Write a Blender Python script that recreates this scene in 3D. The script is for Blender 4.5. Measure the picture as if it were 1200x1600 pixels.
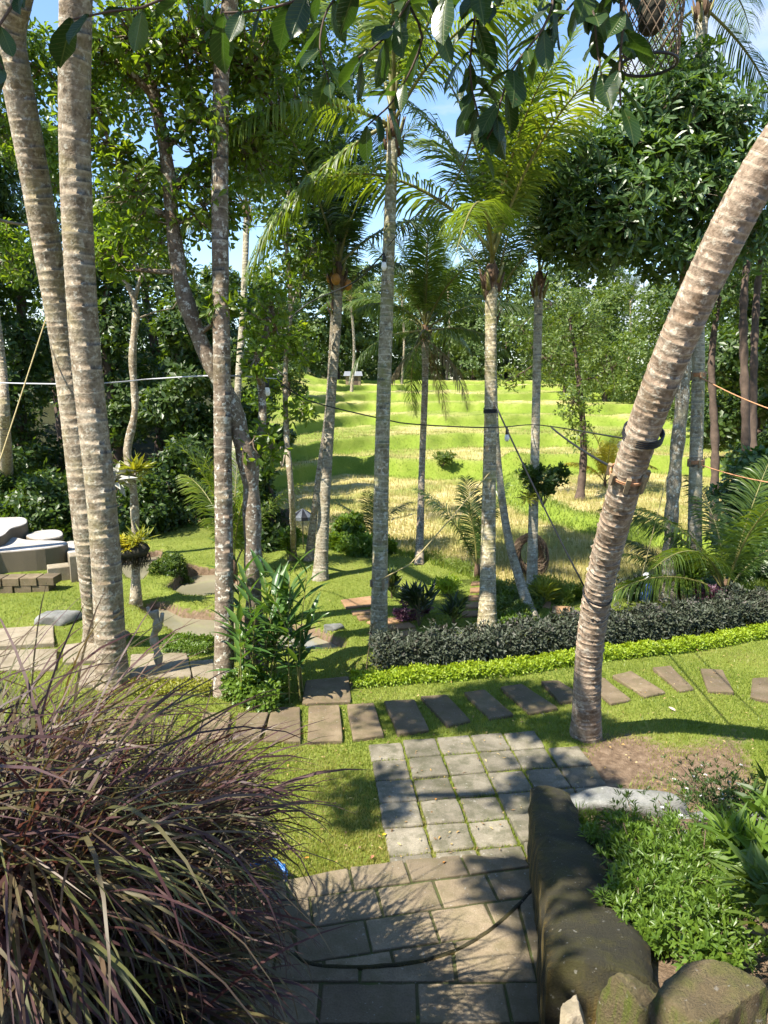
import bpy, math, random
import numpy as np
from mathutils import Vector
sc = bpy.context.scene
for o in list(bpy.data.objects): bpy.data.objects.remove(o)
rad = math.radians
# ------------------------------------------------------------------ camera, sky, sun, exposure
F = 1110.0; PITCH = rad(10.2); CZ = 4.0
cam_d = bpy.data.cameras.new('camera'); cam = bpy.data.objects.new('camera', cam_d)
sc.collection.objects.link(cam); sc.camera = cam
cam.location = (0, 0, CZ); cam.rotation_euler = (math.pi/2 - PITCH, 0, 0)
cam_d.sensor_fit = 'VERTICAL'; cam_d.sensor_height = 36.0; cam_d.lens = F/1600*36
cam_d.clip_start = 0.05; cam_d.clip_end = 6000
SUN = Vector((-0.62, -0.43, 1.0)).normalized()
sun_el = math.asin(SUN.z); sun_az = math.atan2(SUN.x, SUN.y)
w = bpy.data.worlds.new('World'); sc.world = w; w.use_nodes = True
nt = w.node_tree; nt.nodes.clear()
out = nt.nodes.new('ShaderNodeOutputWorld')
sky = nt.nodes.new('ShaderNodeTexSky'); sky.sky_type = 'NISHITA'; sky.sun_disc = False
sky.sun_elevation = sun_el; sky.sun_rotation = sun_az % (2*math.pi); sky.air_density = 1.1; sky.dust_density = 0.1; sky.ozone_density = 4.5
bg = nt.nodes.new('ShaderNodeBackground'); bg.inputs[1].default_value = 0.11
nt.links.new(sky.outputs[0], bg.inputs[0])
bc = nt.nodes.new('ShaderNodeBackground'); bc.inputs[0].default_value = (1, 1, 1, 1); bc.inputs[1].default_value = 0.42
tc = nt.nodes.new('ShaderNodeTexCoord'); mp = nt.nodes.new('ShaderNodeMapping'); mp.inputs['Scale'].default_value = (1, 1, 2.6); mp.inputs['Location'].default_value = (0.35, 0.1, 0.4)
nz = nt.nodes.new('ShaderNodeTexNoise'); nz.inputs['Scale'].default_value = 2.6; nz.inputs['Detail'].default_value = 9; nz.inputs['Roughness'].default_value = 0.55
sx = nt.nodes.new('ShaderNodeSeparateXYZ')
cr = nt.nodes.new('ShaderNodeMapRange'); cr.inputs[1].default_value = 0.56; cr.inputs[2].default_value = 0.72
hz = nt.nodes.new('ShaderNodeMapRange'); hz.inputs[1].default_value = 0.0; hz.inputs[2].default_value = 0.45; hz.inputs[3].default_value = 0.11; hz.inputs[4].default_value = -0.10
ad = nt.nodes.new('ShaderNodeMath'); ad.operation = 'ADD'
mx = nt.nodes.new('ShaderNodeMixShader')
nt.links.new(tc.outputs['Generated'], mp.inputs[0]); nt.links.new(mp.outputs[0], nz.inputs[0])
nt.links.new(tc.outputs['Generated'], sx.inputs[0]); nt.links.new(sx.outputs[2], hz.inputs[0])
nt.links.new(nz.outputs[0], ad.inputs[0]); nt.links.new(hz.outputs[0], ad.inputs[1]); nt.links.new(ad.outputs[0], cr.inputs[0])
nt.links.new(cr.outputs[0], mx.inputs[0]); nt.links.new(bg.outputs[0], mx.inputs[1]); nt.links.new(bc.outputs[0], mx.inputs[2]); nt.links.new(mx.outputs[0], out.inputs[0])
sun_d = bpy.data.lights.new('sun', 'SUN'); sun_d.energy = 5.0; sun_d.angle = rad(0.53); sun_d.color = (1.0, 0.93, 0.81)
sun = bpy.data.objects.new('sun', sun_d); sc.collection.objects.link(sun)
sun.rotation_euler = SUN.to_track_quat('Z', 'Y').to_euler(); sun.location = (-20, -10, 30)
vs = sc.view_settings; vs.view_transform = 'Standard'; vs.look = 'None'; vs.exposure = 1.5; vs.gamma = 1.0; vs.use_curve_mapping = False
cy = sc.cycles; cy.use_denoising = True; cy.max_bounces = 7; cy.diffuse_bounces = 4; cy.glossy_bounces = 2; cy.transmission_bounces = 4; cy.transparent_max_bounces = 4
cy.use_adaptive_sampling = True; cy.adaptive_threshold = 0.02; cy.caustics_reflective = False; cy.caustics_refractive = False; cy.sample_clamp_indirect = 6
# ------------------------------------------------------------------ photograph <-> place
SP, CP = math.sin(PITCH), math.cos(PITCH)
def ray(px, py):
    u = (px-600)/F; v = (py-800)/F
    return Vector((u, CP - v*SP, -SP - v*CP))
def P(px, py, d): return Vector((0, 0, CZ)) + ray(px, py)*d
def G(px, py, z=0.0):
    r = ray(px, py); return Vector((0, 0, CZ)) + r*((z-CZ)/r.z)
def depth(p): return p[1]*CP - (p[2]-CZ)*SP
# ------------------------------------------------------------------ object helpers
COL = sc.collection
def link(o, parent=None):
    COL.objects.link(o)
    if parent is not None: o.parent = parent
    return o
def tag(o, label, cat, group=None, kind=None):
    o['label'] = label; o['category'] = cat
    if group: o['group'] = group
    if kind: o['kind'] = kind
    return o
def thing(name, label, cat, loc=(0, 0, 0), group=None):
    o = bpy.data.objects.new(name, None); o.location = loc; o.empty_display_size = 0.1; link(o)
    return tag(o, label, cat, group)
def mesh_np(name, V, T, rnd=None, mat=None, smooth=True, mi=None, attrs=None):
    """V (n,3), T list of faces or (m,k) array"""
    me = bpy.data.meshes.new(name); V = np.asarray(V, dtype=np.float32)
    me.vertices.add(len(V)); me.vertices.foreach_set('co', V.ravel())
    if isinstance(T, np.ndarray):
        m, k = T.shape; me.loops.add(m*k); me.loops.foreach_set('vertex_index', T.astype(np.int32).ravel())
        me.polygons.add(m); me.polygons.foreach_set('loop_start', np.arange(0, m*k, k, dtype=np.int32))
    else:
        m = len(T); ln = np.array([len(f) for f in T], dtype=np.int32)
        me.loops.add(int(ln.sum())); me.loops.foreach_set('vertex_index', np.fromiter((i for f in T for i in f), dtype=np.int32))
        me.polygons.add(m); me.polygons.foreach_set('loop_start', np.concatenate([[0], np.cumsum(ln)[:-1]]).astype(np.int32))
    if mi is not None: me.polygons.foreach_set('material_index', np.asarray(mi, dtype=np.int32))
    me.polygons.foreach_set('use_smooth', np.full(m, bool(smooth)))
    if rnd is not None:
        a = me.attributes.new('rnd', 'FLOAT', 'POINT'); a.data.foreach_set('value', np.asarray(rnd, dtype=np.float32))
    for k, v in (attrs or {}).items():
        a = me.attributes.new(k, 'FLOAT', 'POINT'); a.data.foreach_set('value', np.asarray(v, dtype=np.float32))
    me.update(calc_edges=True)
    for mm in (mat if isinstance(mat, (list, tuple)) else [mat]):
        if mm is not None: me.materials.append(mm)
    return me
def ob(name, me, parent=None, loc=None):
    o = bpy.data.objects.new(name, me)
    link(o, parent)
    if loc is not None: o.location = loc
    return o
def catmull(pts, step):
    p = [Vector(q) for q in pts]; outp = []; par = []
    q = [p[0]*2-p[1]] + p + [p[-1]*2-p[-2]]
    for i in range(1, len(q)-2):
        n = max(1, int((q[i+1]-q[i]).length/step))
        for j in range(n):
            t = j/n; a, b, c, d = q[i-1], q[i], q[i+1], q[i+2]
            outp.append(0.5*((2*b)+(c-a)*t+(2*a-5*b+4*c-d)*t*t+(3*b-a-3*c+d)*t**3)); par.append(i-1+t)
    outp.append(p[-1]); par.append(len(p)-1.0)
    return outp, par
class MB:
    def __init__(s): s.v = []; s.f = []; s.r = []; s.m = []; s.al = []; s.ph = []
    def tube(s, pts, radii, seg=8, r=None, mi=0, cap=True, al=None, ph=None, jit=0.0, rng=None):
        pts = [Vector(p) for p in pts]; n = len(pts); base = len(s.v)
        if not hasattr(radii, '__len__'): radii = [radii]*n
        t0 = (pts[1]-pts[0]).normalized(); ref = Vector((1, 0, 0)) if abs(t0.x) < 0.8 else Vector((0, 1, 0))
        X = t0.cross(ref).normalized()
        L = 0.0
        for i in range(n):
            t = (pts[min(i+1, n-1)]-pts[max(i-1, 0)]).normalized()
            X = (X - t*X.dot(t)).normalized(); Y = t.cross(X)
            if i: L += (pts[i]-pts[i-1]).length
            for k in range(seg):
                a = 2*math.pi*k/seg; rr = radii[i]
                if jit: rr *= 1+rng.uniform(-jit, jit)
                s.v.append(pts[i]+X*(rr*math.cos(a))+Y*(rr*math.sin(a))); s.r.append(0.5 if r is None else r)
                s.al.append(L if al is None else al[i]); s.ph.append(0 if ph is None else ph[i])
        for i in range(n-1):
            for k in range(seg):
                a = base+i*seg+k; b = base+i*seg+(k+1) % seg
                s.f.append((a, b, b+seg, a+seg)); s.m.append(mi)
        if cap:
            s.f.append(tuple(base+(n-1)*seg+k for k in range(seg))); s.m.append(mi)
            s.f.append(tuple(base+k for k in reversed(range(seg)))); s.m.append(mi)
    def poly(s, pts, r=0.5, mi=0):
        b = len(s.v); s.v += [Vector(p) for p in pts]; s.r += [r]*len(pts); s.al += [0]*len(pts); s.ph += [0]*len(pts)
        s.f.append(tuple(range(b, b+len(pts)))); s.m.append(mi)
    def prism(s, outline, z0, z1, r=0.5, mi=0, bev=0.0, jit=None):
        """outline: CCW list of (x,y); optional top bevel"""
        n = len(outline); b = len(s.v); c = sum((Vector((p[0], p[1])) for p in outline), Vector((0, 0)))/n
        rings = [(0, z0)]
        if bev: rings += [(0, z1-bev), (bev*0.35, z1-bev*0.3), (bev, z1)]
        else: rings += [(0, z1)]
        for ins, z in rings:
            for p in outline:
                q = Vector((p[0], p[1])); d = (c-q); dl = max(d.length, 1e-6); q = q+d/dl*min(ins*1.3, dl*0.5)
                zz = z(q) if callable(z) else z
                s.v.append(Vector((q.x, q.y, zz))); s.r.append(r); s.al.append(0); s.ph.append(0)
        for k in range(len(rings)-1):
            for i in range(n):
                a = b+k*n+i; e = b+k*n+(i+1) % n; s.f.append((a, e, e+n, a+n)); s.m.append(mi)
        s.f.append(tuple(b+(len(rings)-1)*n+i for i in range(n))); s.m.append(mi)
        s.f.append(tuple(b+i for i in reversed(range(n)))); s.m.append(mi)
    def box(s, c, d, rz=0.0, r=0.5, mi=0):
        cx, cyy, cz = c; dx, dy, dz = d[0]/2, d[1]/2, d[2]/2; ca, sa = math.cos(rz), math.sin(rz)
        s.prism([(cx+ca*a-sa*b_, cyy+sa*a+ca*b_) for a, b_ in ((-dx, -dy), (dx, -dy), (dx, dy), (-dx, dy))], cz-dz, cz+dz, r, mi, bev=min(dx, dy, dz)*0.12)
    def build(s, name, mat, parent=None, smooth=True, extra=False):
        me = mesh_np(name, np.array([tuple(v) for v in s.v]), s.f, s.r, mat, smooth, s.m, {'along': s.al, 'ph': s.ph} if extra else None)
        return ob(name, me, parent)
def unit(a): return a/np.maximum(np.linalg.norm(a, axis=-1, keepdims=True), 1e-9)
def leaf_arrays(Pb, D, N, L, W, kind='fold', fold=0.22, curl=0.15):
    """arrays of leaves: base points, directions, normals -> V, T(tri)"""
    D = unit(D); N = unit(N - D*np.sum(N*D, axis=1, keepdims=True)); S = np.cross(D, N); n = len(Pb)
    L = L[:, None]; W = W[:, None]
    def pt(t, s_, h): return Pb + D*(L*t) + S*(W*s_) + N*(W*h - L*curl*t*t)
    if kind == 'quad':
        vs_ = [pt(0, 0, 0), pt(.55, .5, 0), pt(1, 0, 0), pt(.55, -.5, 0)]; fs = [(0, 1, 2), (0, 2, 3)]
    elif kind == 'fold':
        vs_ = [pt(0, 0, 0), pt(.5, .5, fold), pt(1, 0, 0), pt(.5, -.5, fold), pt(.5, 0, 0)]
        fs = [(0, 1, 4), (1, 2, 4), (2, 3, 4), (3, 0, 4)]
    elif kind == 'oval':
        vs_ = [pt(0, 0, 0), pt(.35, .36, fold*.7), pt(.72, .46, fold), pt(1, 0, .0), pt(.72, -.46, fold), pt(.35, -.36, fold*.7), pt(.55, 0, 0)]
        fs = [(0, 1, 6), (1, 2, 6), (2, 3, 6), (3, 4, 6), (4, 5, 6), (5, 0, 6)]
    else:   # lance
        vs_ = [pt(0, 0, 0), pt(.25, .4, fold), pt(.55, .5, fold), pt(1, 0, 0), pt(.55, -.5, fold), pt(.25, -.4, fold), pt(.4, 0, 0)]
        fs = [(0, 1, 6), (1, 2, 6), (2, 3, 6), (3, 4, 6), (4, 5, 6), (5, 0, 6)]
    k = len(vs_); V = np.stack(vs_, axis=1).reshape(-1, 3)
    T = (np.array(fs)[None]+np.arange(n)[:, None, None]*k).reshape(-1, 3)
    return V, T, k
def rosettes(rng, C, O, k, L, W, kind, tilt=(62, 16), lv=0.25, off=0.03):
    """C cluster centres, O axes; k leaves each"""
    n = len(C); O = unit(O); ref = np.where(np.abs(O[:, 2:3]) < 0.9, np.array([[0, 0, 1.0]]), np.array([[1.0, 0, 0]]))
    U = unit(np.cross(O, ref)); Vv = np.cross(O, U)
    ph = (np.arange(k)[None]*2.399+rng.uniform(0, 6.28, (n, 1))+rng.normal(0, .25, (n, k)))
    th = np.radians(rng.normal(tilt[0], tilt[1], (n, k)))
    D = np.cos(th)[..., None]*O[:, None]+np.sin(th)[..., None]*(np.cos(ph)[..., None]*U[:, None]+np.sin(ph)[..., None]*Vv[:, None])
    Nn = O[:, None]*1.0 + rng.normal(0, .25, (n, k, 3))
    Pb = C[:, None]+D*off+rng.normal(0, off, (n, k, 3))
    Ls = L*rng.uniform(1-lv, 1+lv, n*k); Ws = W*rng.uniform(1-lv, 1+lv, n*k)
    V, T, kv = leaf_arrays(Pb.reshape(-1, 3), D.reshape(-1, 3), Nn.reshape(-1, 3), Ls, Ws, kind)
    rn = np.clip(rng.uniform(.15, .85, (n, 1))*.6+rng.uniform(0, 1, (n, k))*.4, 0, 1).reshape(-1)
    return V, T, np.repeat(rn, kv)
def blob_points(rng, blobs, n, power=0.42):
    wts = np.array([b[3]*b[4]*b[5] for b in blobs])**0.67; wts = wts/wts.sum()
    idx = rng.choice(len(blobs), n, p=wts); B = np.array(blobs, dtype=float)[idx]
    d = unit(rng.normal(0, 1, (n, 3))); r = rng.uniform(0, 1, (n, 1))**power
    C = B[:, :3]+d*r*B[:, 3:6]
    O = unit(d/B[:, 3:6]*B[:, 3:4].mean()+np.array([[0, 0, .55]]))
    return C, O, idx
# ------------------------------------------------------------------ materials
def new_mat(name):
    m = bpy.data.materials.new(name); m.use_nodes = True; t = m.node_tree; b = t.nodes['Principled BSDF']
    return m, t, b
def nd(t, typ, **kw):
    n = t.nodes.new(typ)
    for k, v in kw.items():
        if hasattr(n, k): setattr(n, k, v)
    return n
def L_(t, a, b): t.links.new(a, b)
def noise(t, scale, detail=4, rough=.55, coord='Object', vec=None, dist=0.0):
    n = t.nodes.new('ShaderNodeTexNoise'); n.inputs['Scale'].default_value = scale; n.inputs['Detail'].default_value = detail
    n.inputs['Roughness'].default_value = rough; n.inputs['Distortion'].default_value = dist
    if vec is None:
        if coord == 'World': c = t.nodes.new('ShaderNodeNewGeometry').outputs['Position']
        else: c = t.nodes.new('ShaderNodeTexCoord').outputs[coord]
    else: c = vec
    t.links.new(c, n.inputs['Vector']); return n.outputs[0]
def ramp(t, fac, stops):
    r = t.nodes.new('ShaderNodeValToRGB'); e = r.color_ramp.elements
    while len(e) < len(stops): e.new(0.5)
    for i, (p, c) in enumerate(stops): e[i].position = p; e[i].color = (*c, 1) if len(c) == 3 else c
    t.links.new(fac, r.inputs[0]); return r.outputs[0]
def mixc(t, fac, a, b, mode='MIX'):
    m = t.nodes.new('ShaderNodeMix'); m.data_type = 'RGBA'; m.blend_type = mode
    for val, i in ((fac, 0), (a, 6), (b, 7)):
        if isinstance(val, (int, float)): m.inputs[i].default_value = val
        elif isinstance(val, tuple): m.inputs[i].default_value = (*val, 1) if len(val) == 3 else val
        else: t.links.new(val, m.inputs[i])
    return m.outputs[2]
def mathn(t, op, a, b=None, c=None):
    m = t.nodes.new('ShaderNodeMath'); m.operation = op
    for i, v in enumerate((a, b, c)):
        if v is None: continue
        if isinstance(v, (int, float)): m.inputs[i].default_value = v
        else: t.links.new(v, m.inputs[i])
    return m.outputs[0]
def attr(t, name, out_='Fac'):
    a = t.nodes.new('ShaderNodeAttribute'); a.attribute_name = name; return a.outputs[out_]
def bump(t, b, h, strength=.5, dist=.02):
    n = t.nodes.new('ShaderNodeBump'); n.inputs['Strength'].default_value = strength; n.inputs['Distance'].default_value = dist
    t.links.new(h, n.inputs['Height']); t.links.new(n.outputs[0], b.inputs['Normal'])
def leaf_mat(name, cols, rough=.42, tr=.35, trc=None, spec=.5, objrnd=0.0):
    m, t, b = new_mat(name); f = attr(t, 'rnd')
    if objrnd:
        oi = t.nodes.new('ShaderNodeObjectInfo').outputs['Random']; f = mathn(t, 'ADD', mathn(t, 'MULTIPLY', f, 1-objrnd), mathn(t, 'MULTIPLY', oi, objrnd))
    n = len(cols); c = ramp(t, f, [(i/(n-1), cols[i]) for i in range(n)])
    nz_ = noise(t, 9.0, 3, coord='World'); c = mixc(t, mathn(t, 'MULTIPLY', nz_, .5), c, mixc(t, 1.0, c, (.55, .6, .5), 'MULTIPLY'))
    L_(t, c, b.inputs['Base Color']); b.inputs['Roughness'].default_value = rough; b.inputs['Specular IOR Level'].default_value = spec
    if tr > 0:
        tl = t.nodes.new('ShaderNodeBsdfTranslucent'); g = trc or (1.9, 1.75, .55)
        L_(t, mixc(t, 1.0, c, g, 'MULTIPLY'), tl.inputs[0])
        ms = t.nodes.new('ShaderNodeMixShader'); ms.inputs[0].default_value = tr
        L_(t, b.outputs[0], ms.inputs[1]); L_(t, tl.outputs[0], ms.inputs[2]); L_(t, ms.outputs[0], t.nodes['Material Output'].inputs[0])
    return m
def plain(name, col, rough=.7, var=.3, scale=12, metal=0.0, spec=.4, bstr=.3):
    m, t, b = new_mat(name); f = noise(t, scale, 5, .6)
    c = ramp(t, f, [(.25, tuple(x*(1-var) for x in col)), (.75, tuple(min(1, x*(1+var)) for x in col))])
    L_(t, c, b.inputs['Base Color']); b.inputs['Roughness'].default_value = rough; b.inputs['Metallic'].default_value = metal; b.inputs['Specular IOR Level'].default_value = spec
    if bstr: bump(t, b, f, bstr, .01)
    return m
def bark_palm(name, base, dark, moss, mossamt=.45, lichen=.5):
    m, t, b = new_mat(name); ph = attr(t, 'ph'); al = attr(t, 'along')
    n1 = noise(t, 5, 6, .65); n2 = noise(t, 28, 5, .6); n3 = noise(t, 2.2, 4, .6)
    c = ramp(t, n2, [(.25, dark), (.5, base), (.8, tuple(min(1, x*1.45) for x in base))])
    c = mixc(t, ramp(t, n1, [(.45, (0, 0, 0)), (.62, (1, 1, 1))]), c, mixc(t, 1.0, c, (.62, .56, .5), 'MULTIPLY'))
    sp = ramp(t, noise(t, 14, 4, .7), [(.56, (0, 0, 0)), (.62, (1, 1, 1))])
    c = mixc(t, mathn(t, 'MULTIPLY', sp, lichen), c, (.5, .5, .45))
    c = mixc(t, mathn(t, 'MULTIPLY', ramp(t, n3, [(.5, (0, 0, 0)), (.68, (1, 1, 1))]), mossamt), c, moss)
    c = mixc(t, ramp(t, noise(t, 9, 3, .5), [(.62, (0, 0, 0)), (.70, (.75, .75, .75))]), c, tuple(x*.55 for x in dark))
    brk = ramp(t, noise(t, 3.5, 3, .6), [(.4, (.15, .15, .15)), (.6, (1, 1, 1))])
    c = mixc(t, mathn(t, 'MULTIPLY', brk, ramp(t, ph, [(.0, (0, 0, 0)), (.55, (.1, .1, .1)), (.75, (.85, .85, .85)), (.9, (.2, .2, .2)), (1, (0, 0, 0))])), c, mixc(t, .5, c, (.62, .56, .46)))
    c = mixc(t, mathn(t, 'MULTIPLY', brk, ramp(t, ph, [(.9, (0, 0, 0)), (.99, (.6, .6, .6)), (1, (.6, .6, .6))])), c, tuple(x*.5 for x in dark))
    oi = t.nodes.new('ShaderNodeObjectInfo').outputs['Random']; c = mixc(t, 1.0, c, ramp(t, oi, [(0, (.8, .78, .74)), (.5, (1.0, 1.0, .95)), (1, (1.15, 1.08, .98))]), 'MULTIPLY')
    L_(t, c, b.inputs['Base Color']); b.inputs['Roughness'].default_value = .88; b.inputs['Specular IOR Level'].default_value = .25
    bump(t, b, mathn(t, 'ADD', n2, mathn(t, 'MULTIPLY', n1, .6)), .7, .02)
    return m
def stone_mat(name, cols, moss=(.07, .09, .02), mossamt=.0, wet=0.0, scale=7.0, rough=.85, objvar=.35, side=None, streak=None, bs=.55):
    m, t, b = new_mat(name); oi = t.nodes.new('ShaderNodeObjectInfo').outputs['Random']
    n1 = noise(t, scale*.35, 6, .6, 'World'); n2 = noise(t, scale*12, 5, .7, 'World'); n3 = noise(t, scale*.9, 5, .65, 'World')
    c = ramp(t, mathn(t, 'ADD', mathn(t, 'MULTIPLY', n1, .6), mathn(t, 'MULTIPLY', n2, .4)), [(.32, cols[0]), (.5, cols[1]), (.68, cols[2])])
    k = mathn(t, 'ADD', mathn(t, 'MULTIPLY', oi, objvar*1.3), 1-objvar*.65)
    cm = t.nodes.new('ShaderNodeCombineColor'); [L_(t, k, cm.inputs[i]) for i in range(3)]
    c = mixc(t, 1.0, c, cm.outputs[0], 'MULTIPLY')
    if mossamt: c = mixc(t, mathn(t, 'MULTIPLY', ramp(t, n3, [(.45, (0, 0, 0)), (.62, (1, 1, 1))]), mossamt), c, moss)
    sp = ramp(t, noise(t, scale*4, 3, .6, 'World'), [(.66, (0, 0, 0)), (.70, (1, 1, 1))])
    c = mixc(t, mathn(t, 'MULTIPLY', sp, .35), c, (.42, .41, .37))
    if side or streak:
        sz = t.nodes.new('ShaderNodeSeparateXYZ'); L_(t, t.nodes.new('ShaderNodeNewGeometry').outputs['Normal'], sz.inputs[0]); up_ = ramp(t, mathn(t, 'ABSOLUTE', sz.outputs[2]), [(.35, (1, 1, 1)), (.75, (0, 0, 0))])
        if side: c = mixc(t, up_, c, mixc(t, n2, side, tuple(x*.45 for x in side)))
        if streak:
            mp_ = t.nodes.new('ShaderNodeMapping'); mp_.inputs['Scale'].default_value = (1, 1, .09); L_(t, t.nodes.new('ShaderNodeNewGeometry').outputs['Position'], mp_.inputs[0])
            c = mixc(t, mathn(t, 'MULTIPLY', up_, ramp(t, noise(t, 16, 4, .65, vec=mp_.outputs[0]), [(.48, (0, 0, 0)), (.62, (.9, .9, .9))])), c, streak)
    L_(t, c, b.inputs['Base Color']); b.inputs['Roughness'].default_value = rough; b.inputs['Specular IOR Level'].default_value = .35
    bump(t, b, mathn(t, 'ADD', n2, mathn(t, 'MULTIPLY', n3, .8)), bs, .015+.02*(bs > .6))
    return m
MAT = {}
MAT['palm_leaf'] = leaf_mat('palm_leaf', [(.05, .095, .018), (.085, .14, .025), (.135, .185, .032)], .38, .45, objrnd=.35)
MAT['palm_leaf_yellow'] = leaf_mat('palm_leaf_yellow', [(.08, .14, .02), (.14, .205, .03), (.23, .27, .04)], .4, .5, objrnd=.4)
MAT['palm_leaf_gold'] = leaf_mat('palm_leaf_gold', [(.2, .2, .02), (.33, .28, .025), (.42, .33, .03)], .42, .4, objrnd=.3)
MAT['palm_leaf_dark'] = leaf_mat('palm_leaf_dark', [(.03, .065, .018), (.05, .095, .022), (.08, .13, .028)], .36, .3, objrnd=.35)
MAT['rachis'] = plain('rachis', (.16, .15, .045), .5, .3, 20)
MAT['dead_frond'] = leaf_mat('dead_frond', [(.16, .11, .05), (.24, .18, .09), (.3, .24, .13)], .7, .2, (1.2, 1.1, .9))
MAT['fibre'] = plain('fibre', (.1, .06, .035), .9, .5, 40, bstr=.8)
MAT['coconut'] = plain('coconut', (.35, .16, .03), .5, .35, 10)
MAT['palm_bark'] = bark_palm('palm_bark', (.27, .225, .17), (.13, .1, .072), (.22, .2, .06), .35)
MAT['palm_bark_pink'] = bark_palm('palm_bark_pink', (.25, .195, .15), (.12, .085, .062), (.16, .12, .07), .3, .4)
MAT['trunk_lichen'] = bark_palm('trunk_lichen', (.25, .22, .17), (.12, .1, .075), (.2, .19, .1), .4, .9)
MAT['trunk_spotted'] = bark_palm('trunk_spotted', (.19, .15, .115), (.09, .068, .05), (.13, .12, .06), .4, .9)
MAT['palm_bark_moss'] = bark_palm('palm_bark_moss', (.26, .235, .16), (.13, .11, .07), (.17, .18, .05), .7, .6)
MAT['palm_bark_pale'] = bark_palm('palm_bark_pale', (.3, .275, .215), (.2, .17, .12), (.24, .23, .1), .35, .5)
MAT['tree_bark'] = plain('tree_bark', (.19, .15, .11), .9, .6, 9, bstr=.9)
MAT['tree_bark_pale'] = plain('tree_bark_pale', (.3, .27, .21), .9, .55, 11, bstr=.8)
MAT['tree_bark_dark'] = plain('tree_bark_dark', (.08, .055, .04), .9, .5, 6, bstr=.8)
MAT['leaf_round'] = leaf_mat('leaf_round', [(.045, .095, .016), (.09, .155, .02), (.14, .215, .025), (.22, .26, .03)], .36, .55)
MAT['leaf_glossy'] = leaf_mat('leaf_glossy', [(.045, .09, .03), (.075, .14, .036), (.115, .19, .045)], .4, .35, spec=.65)
MAT['leaf_forest'] = leaf_mat('leaf_forest', [(.028, .06, .014), (.055, .1, .02), (.1, .15, .026)], .42, .4)
MAT['leaf_bright'] = leaf_mat('leaf_bright', [(.06, .105, .02), (.1, .155, .026), (.16, .2, .04)], .45, .4)
MAT['leaf_far'] = leaf_mat('leaf_far', [(.045, .085, .02), (.08, .13, .026), (.13, .175, .038)], .55, .3)
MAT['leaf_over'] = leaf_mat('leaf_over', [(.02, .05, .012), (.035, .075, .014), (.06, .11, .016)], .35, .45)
MAT['leaf_ginger'] = leaf_mat('leaf_ginger', [(.04, .1, .024), (.065, .135, .03), (.11, .185, .036)], .35, .35, objrnd=.5)
MAT['leaf_hedge'] = leaf_mat('leaf_hedge', [(.026, .036, .022), (.044, .056, .034), (.07, .086, .05), (.095, .062, .07)], .55, .2, (1.4, 1.2, .9))
MAT['leaf_lime'] = leaf_mat('leaf_lime', [(.15, .24, .012), (.24, .34, .016), (.36, .42, .02)], .5, .35)
MAT['leaf_yellow'] = leaf_mat('leaf_yellow', [(.22, .24, .015), (.42, .38, .02), (.55, .46, .03)], .5, .3)
MAT['leaf_fern'] = leaf_mat('leaf_fern', [(.14, .18, .02), (.24, .26, .03), (.32, .3, .04)], .5, .35)
MAT['leaf_pink'] = leaf_mat('leaf_pink', [(.07, .03, .045), (.13, .05, .085), (.19, .1, .14)], .45, .25, (1.4, .8, 1.2))
MAT['leaf_herb'] = leaf_mat('leaf_herb', [(.06, .115, .018), (.105, .18, .022), (.17, .25, .03)], .42, .38)
MAT['leaf_croton'] = leaf_mat('leaf_croton', [(.02, .04, .015), (.035, .06, .02), (.06, .06, .03)], .35, .2)
MAT['purple'] = leaf_mat('purple', [(.045, .019, .02), (.09, .042, .04), (.1, .11, .03), (.15, .085, .07)], .5, .32, (1.8, 1.1, .9), spec=.4)
MAT['plume'] = leaf_mat('plume', [(.25, .16, .1), (.36, .25, .16)], .7, .3, (1.2, 1.0, .8))
MAT['lawn_blade'] = leaf_mat('lawn_blade', [(.105, .16, .018), (.165, .22, .026), (.23, .27, .045), (.3, .28, .09)], .5, .35)
MAT['bund_blade'] = leaf_mat('bund_blade', [(.1, .155, .018), (.155, .215, .026), (.23, .265, .05)], .5, .4)
MAT['stubble'] = leaf_mat('stubble', [(.28, .28, .07), (.42, .37, .13), (.52, .43, .2)], .7, .25, (1.2, 1.1, .8))
MAT['white_fern'] = leaf_mat('white_fern', [(.3, .29, .25), (.45, .44, .4)], .6, .2, (1.1, 1.1, 1))
MAT['paver'] = stone_mat('paver', [(.085, .075, .052), (.165, .146, .106), (.27, .24, .18)], (.05, .052, .022), .6)
MAT['step_slab'] = stone_mat('step_slab', [(.075, .056, .034), (.135, .1, .06), (.2, .155, .095)], (.07, .065, .02), .45)
MAT['stair_block'] = stone_mat('stair_block', [(.095, .074, .047), (.18, .141, .09), (.265, .213, .142)], (.08, .075, .025), .35)
MAT['mortar'] = stone_mat('mortar', [(.035, .033, .014), (.06, .056, .022), (.09, .085, .03)], (.06, .085, .015), .7, objvar=0)
MAT['red_slab'] = stone_mat('red_slab', [(.16, .09, .045), (.25, .145, .075), (.32, .2, .11)], (.08, .08, .02), .3)
MAT['moss_wall'] = stone_mat('moss_wall', [(.02, .019, .011), (.038, .034, .018), (.085, .068, .026)], (.075, .07, .01), .45, objvar=0, streak=(.2, .135, .03), bs=.9)
MAT['rock'] = stone_mat('rock', [(.075, .056, .028), (.16, .12, .06), (.27, .21, .11)], (.11, .13, .015), .5, bs=1.0, streak=(.1, .13, .012))
MAT['grey_rock'] = stone_mat('grey_rock', [(.08, .08, .075), (.15, .15, .14), (.24, .24, .22)], (.05, .06, .03), .35)
MAT['white_stone'] = stone_mat('white_stone', [(.24, .22, .2), (.36, .34, .32), (.46, .44, .42)], (.2, .17, .12), .3, objvar=.05, side=(.22, .175, .12))
MAT['sand_stone'] = stone_mat('sand_stone', [(.15, .12, .08), (.24, .2, .14), (.33, .28, .21)], (.12, .11, .05), .3)
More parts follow.
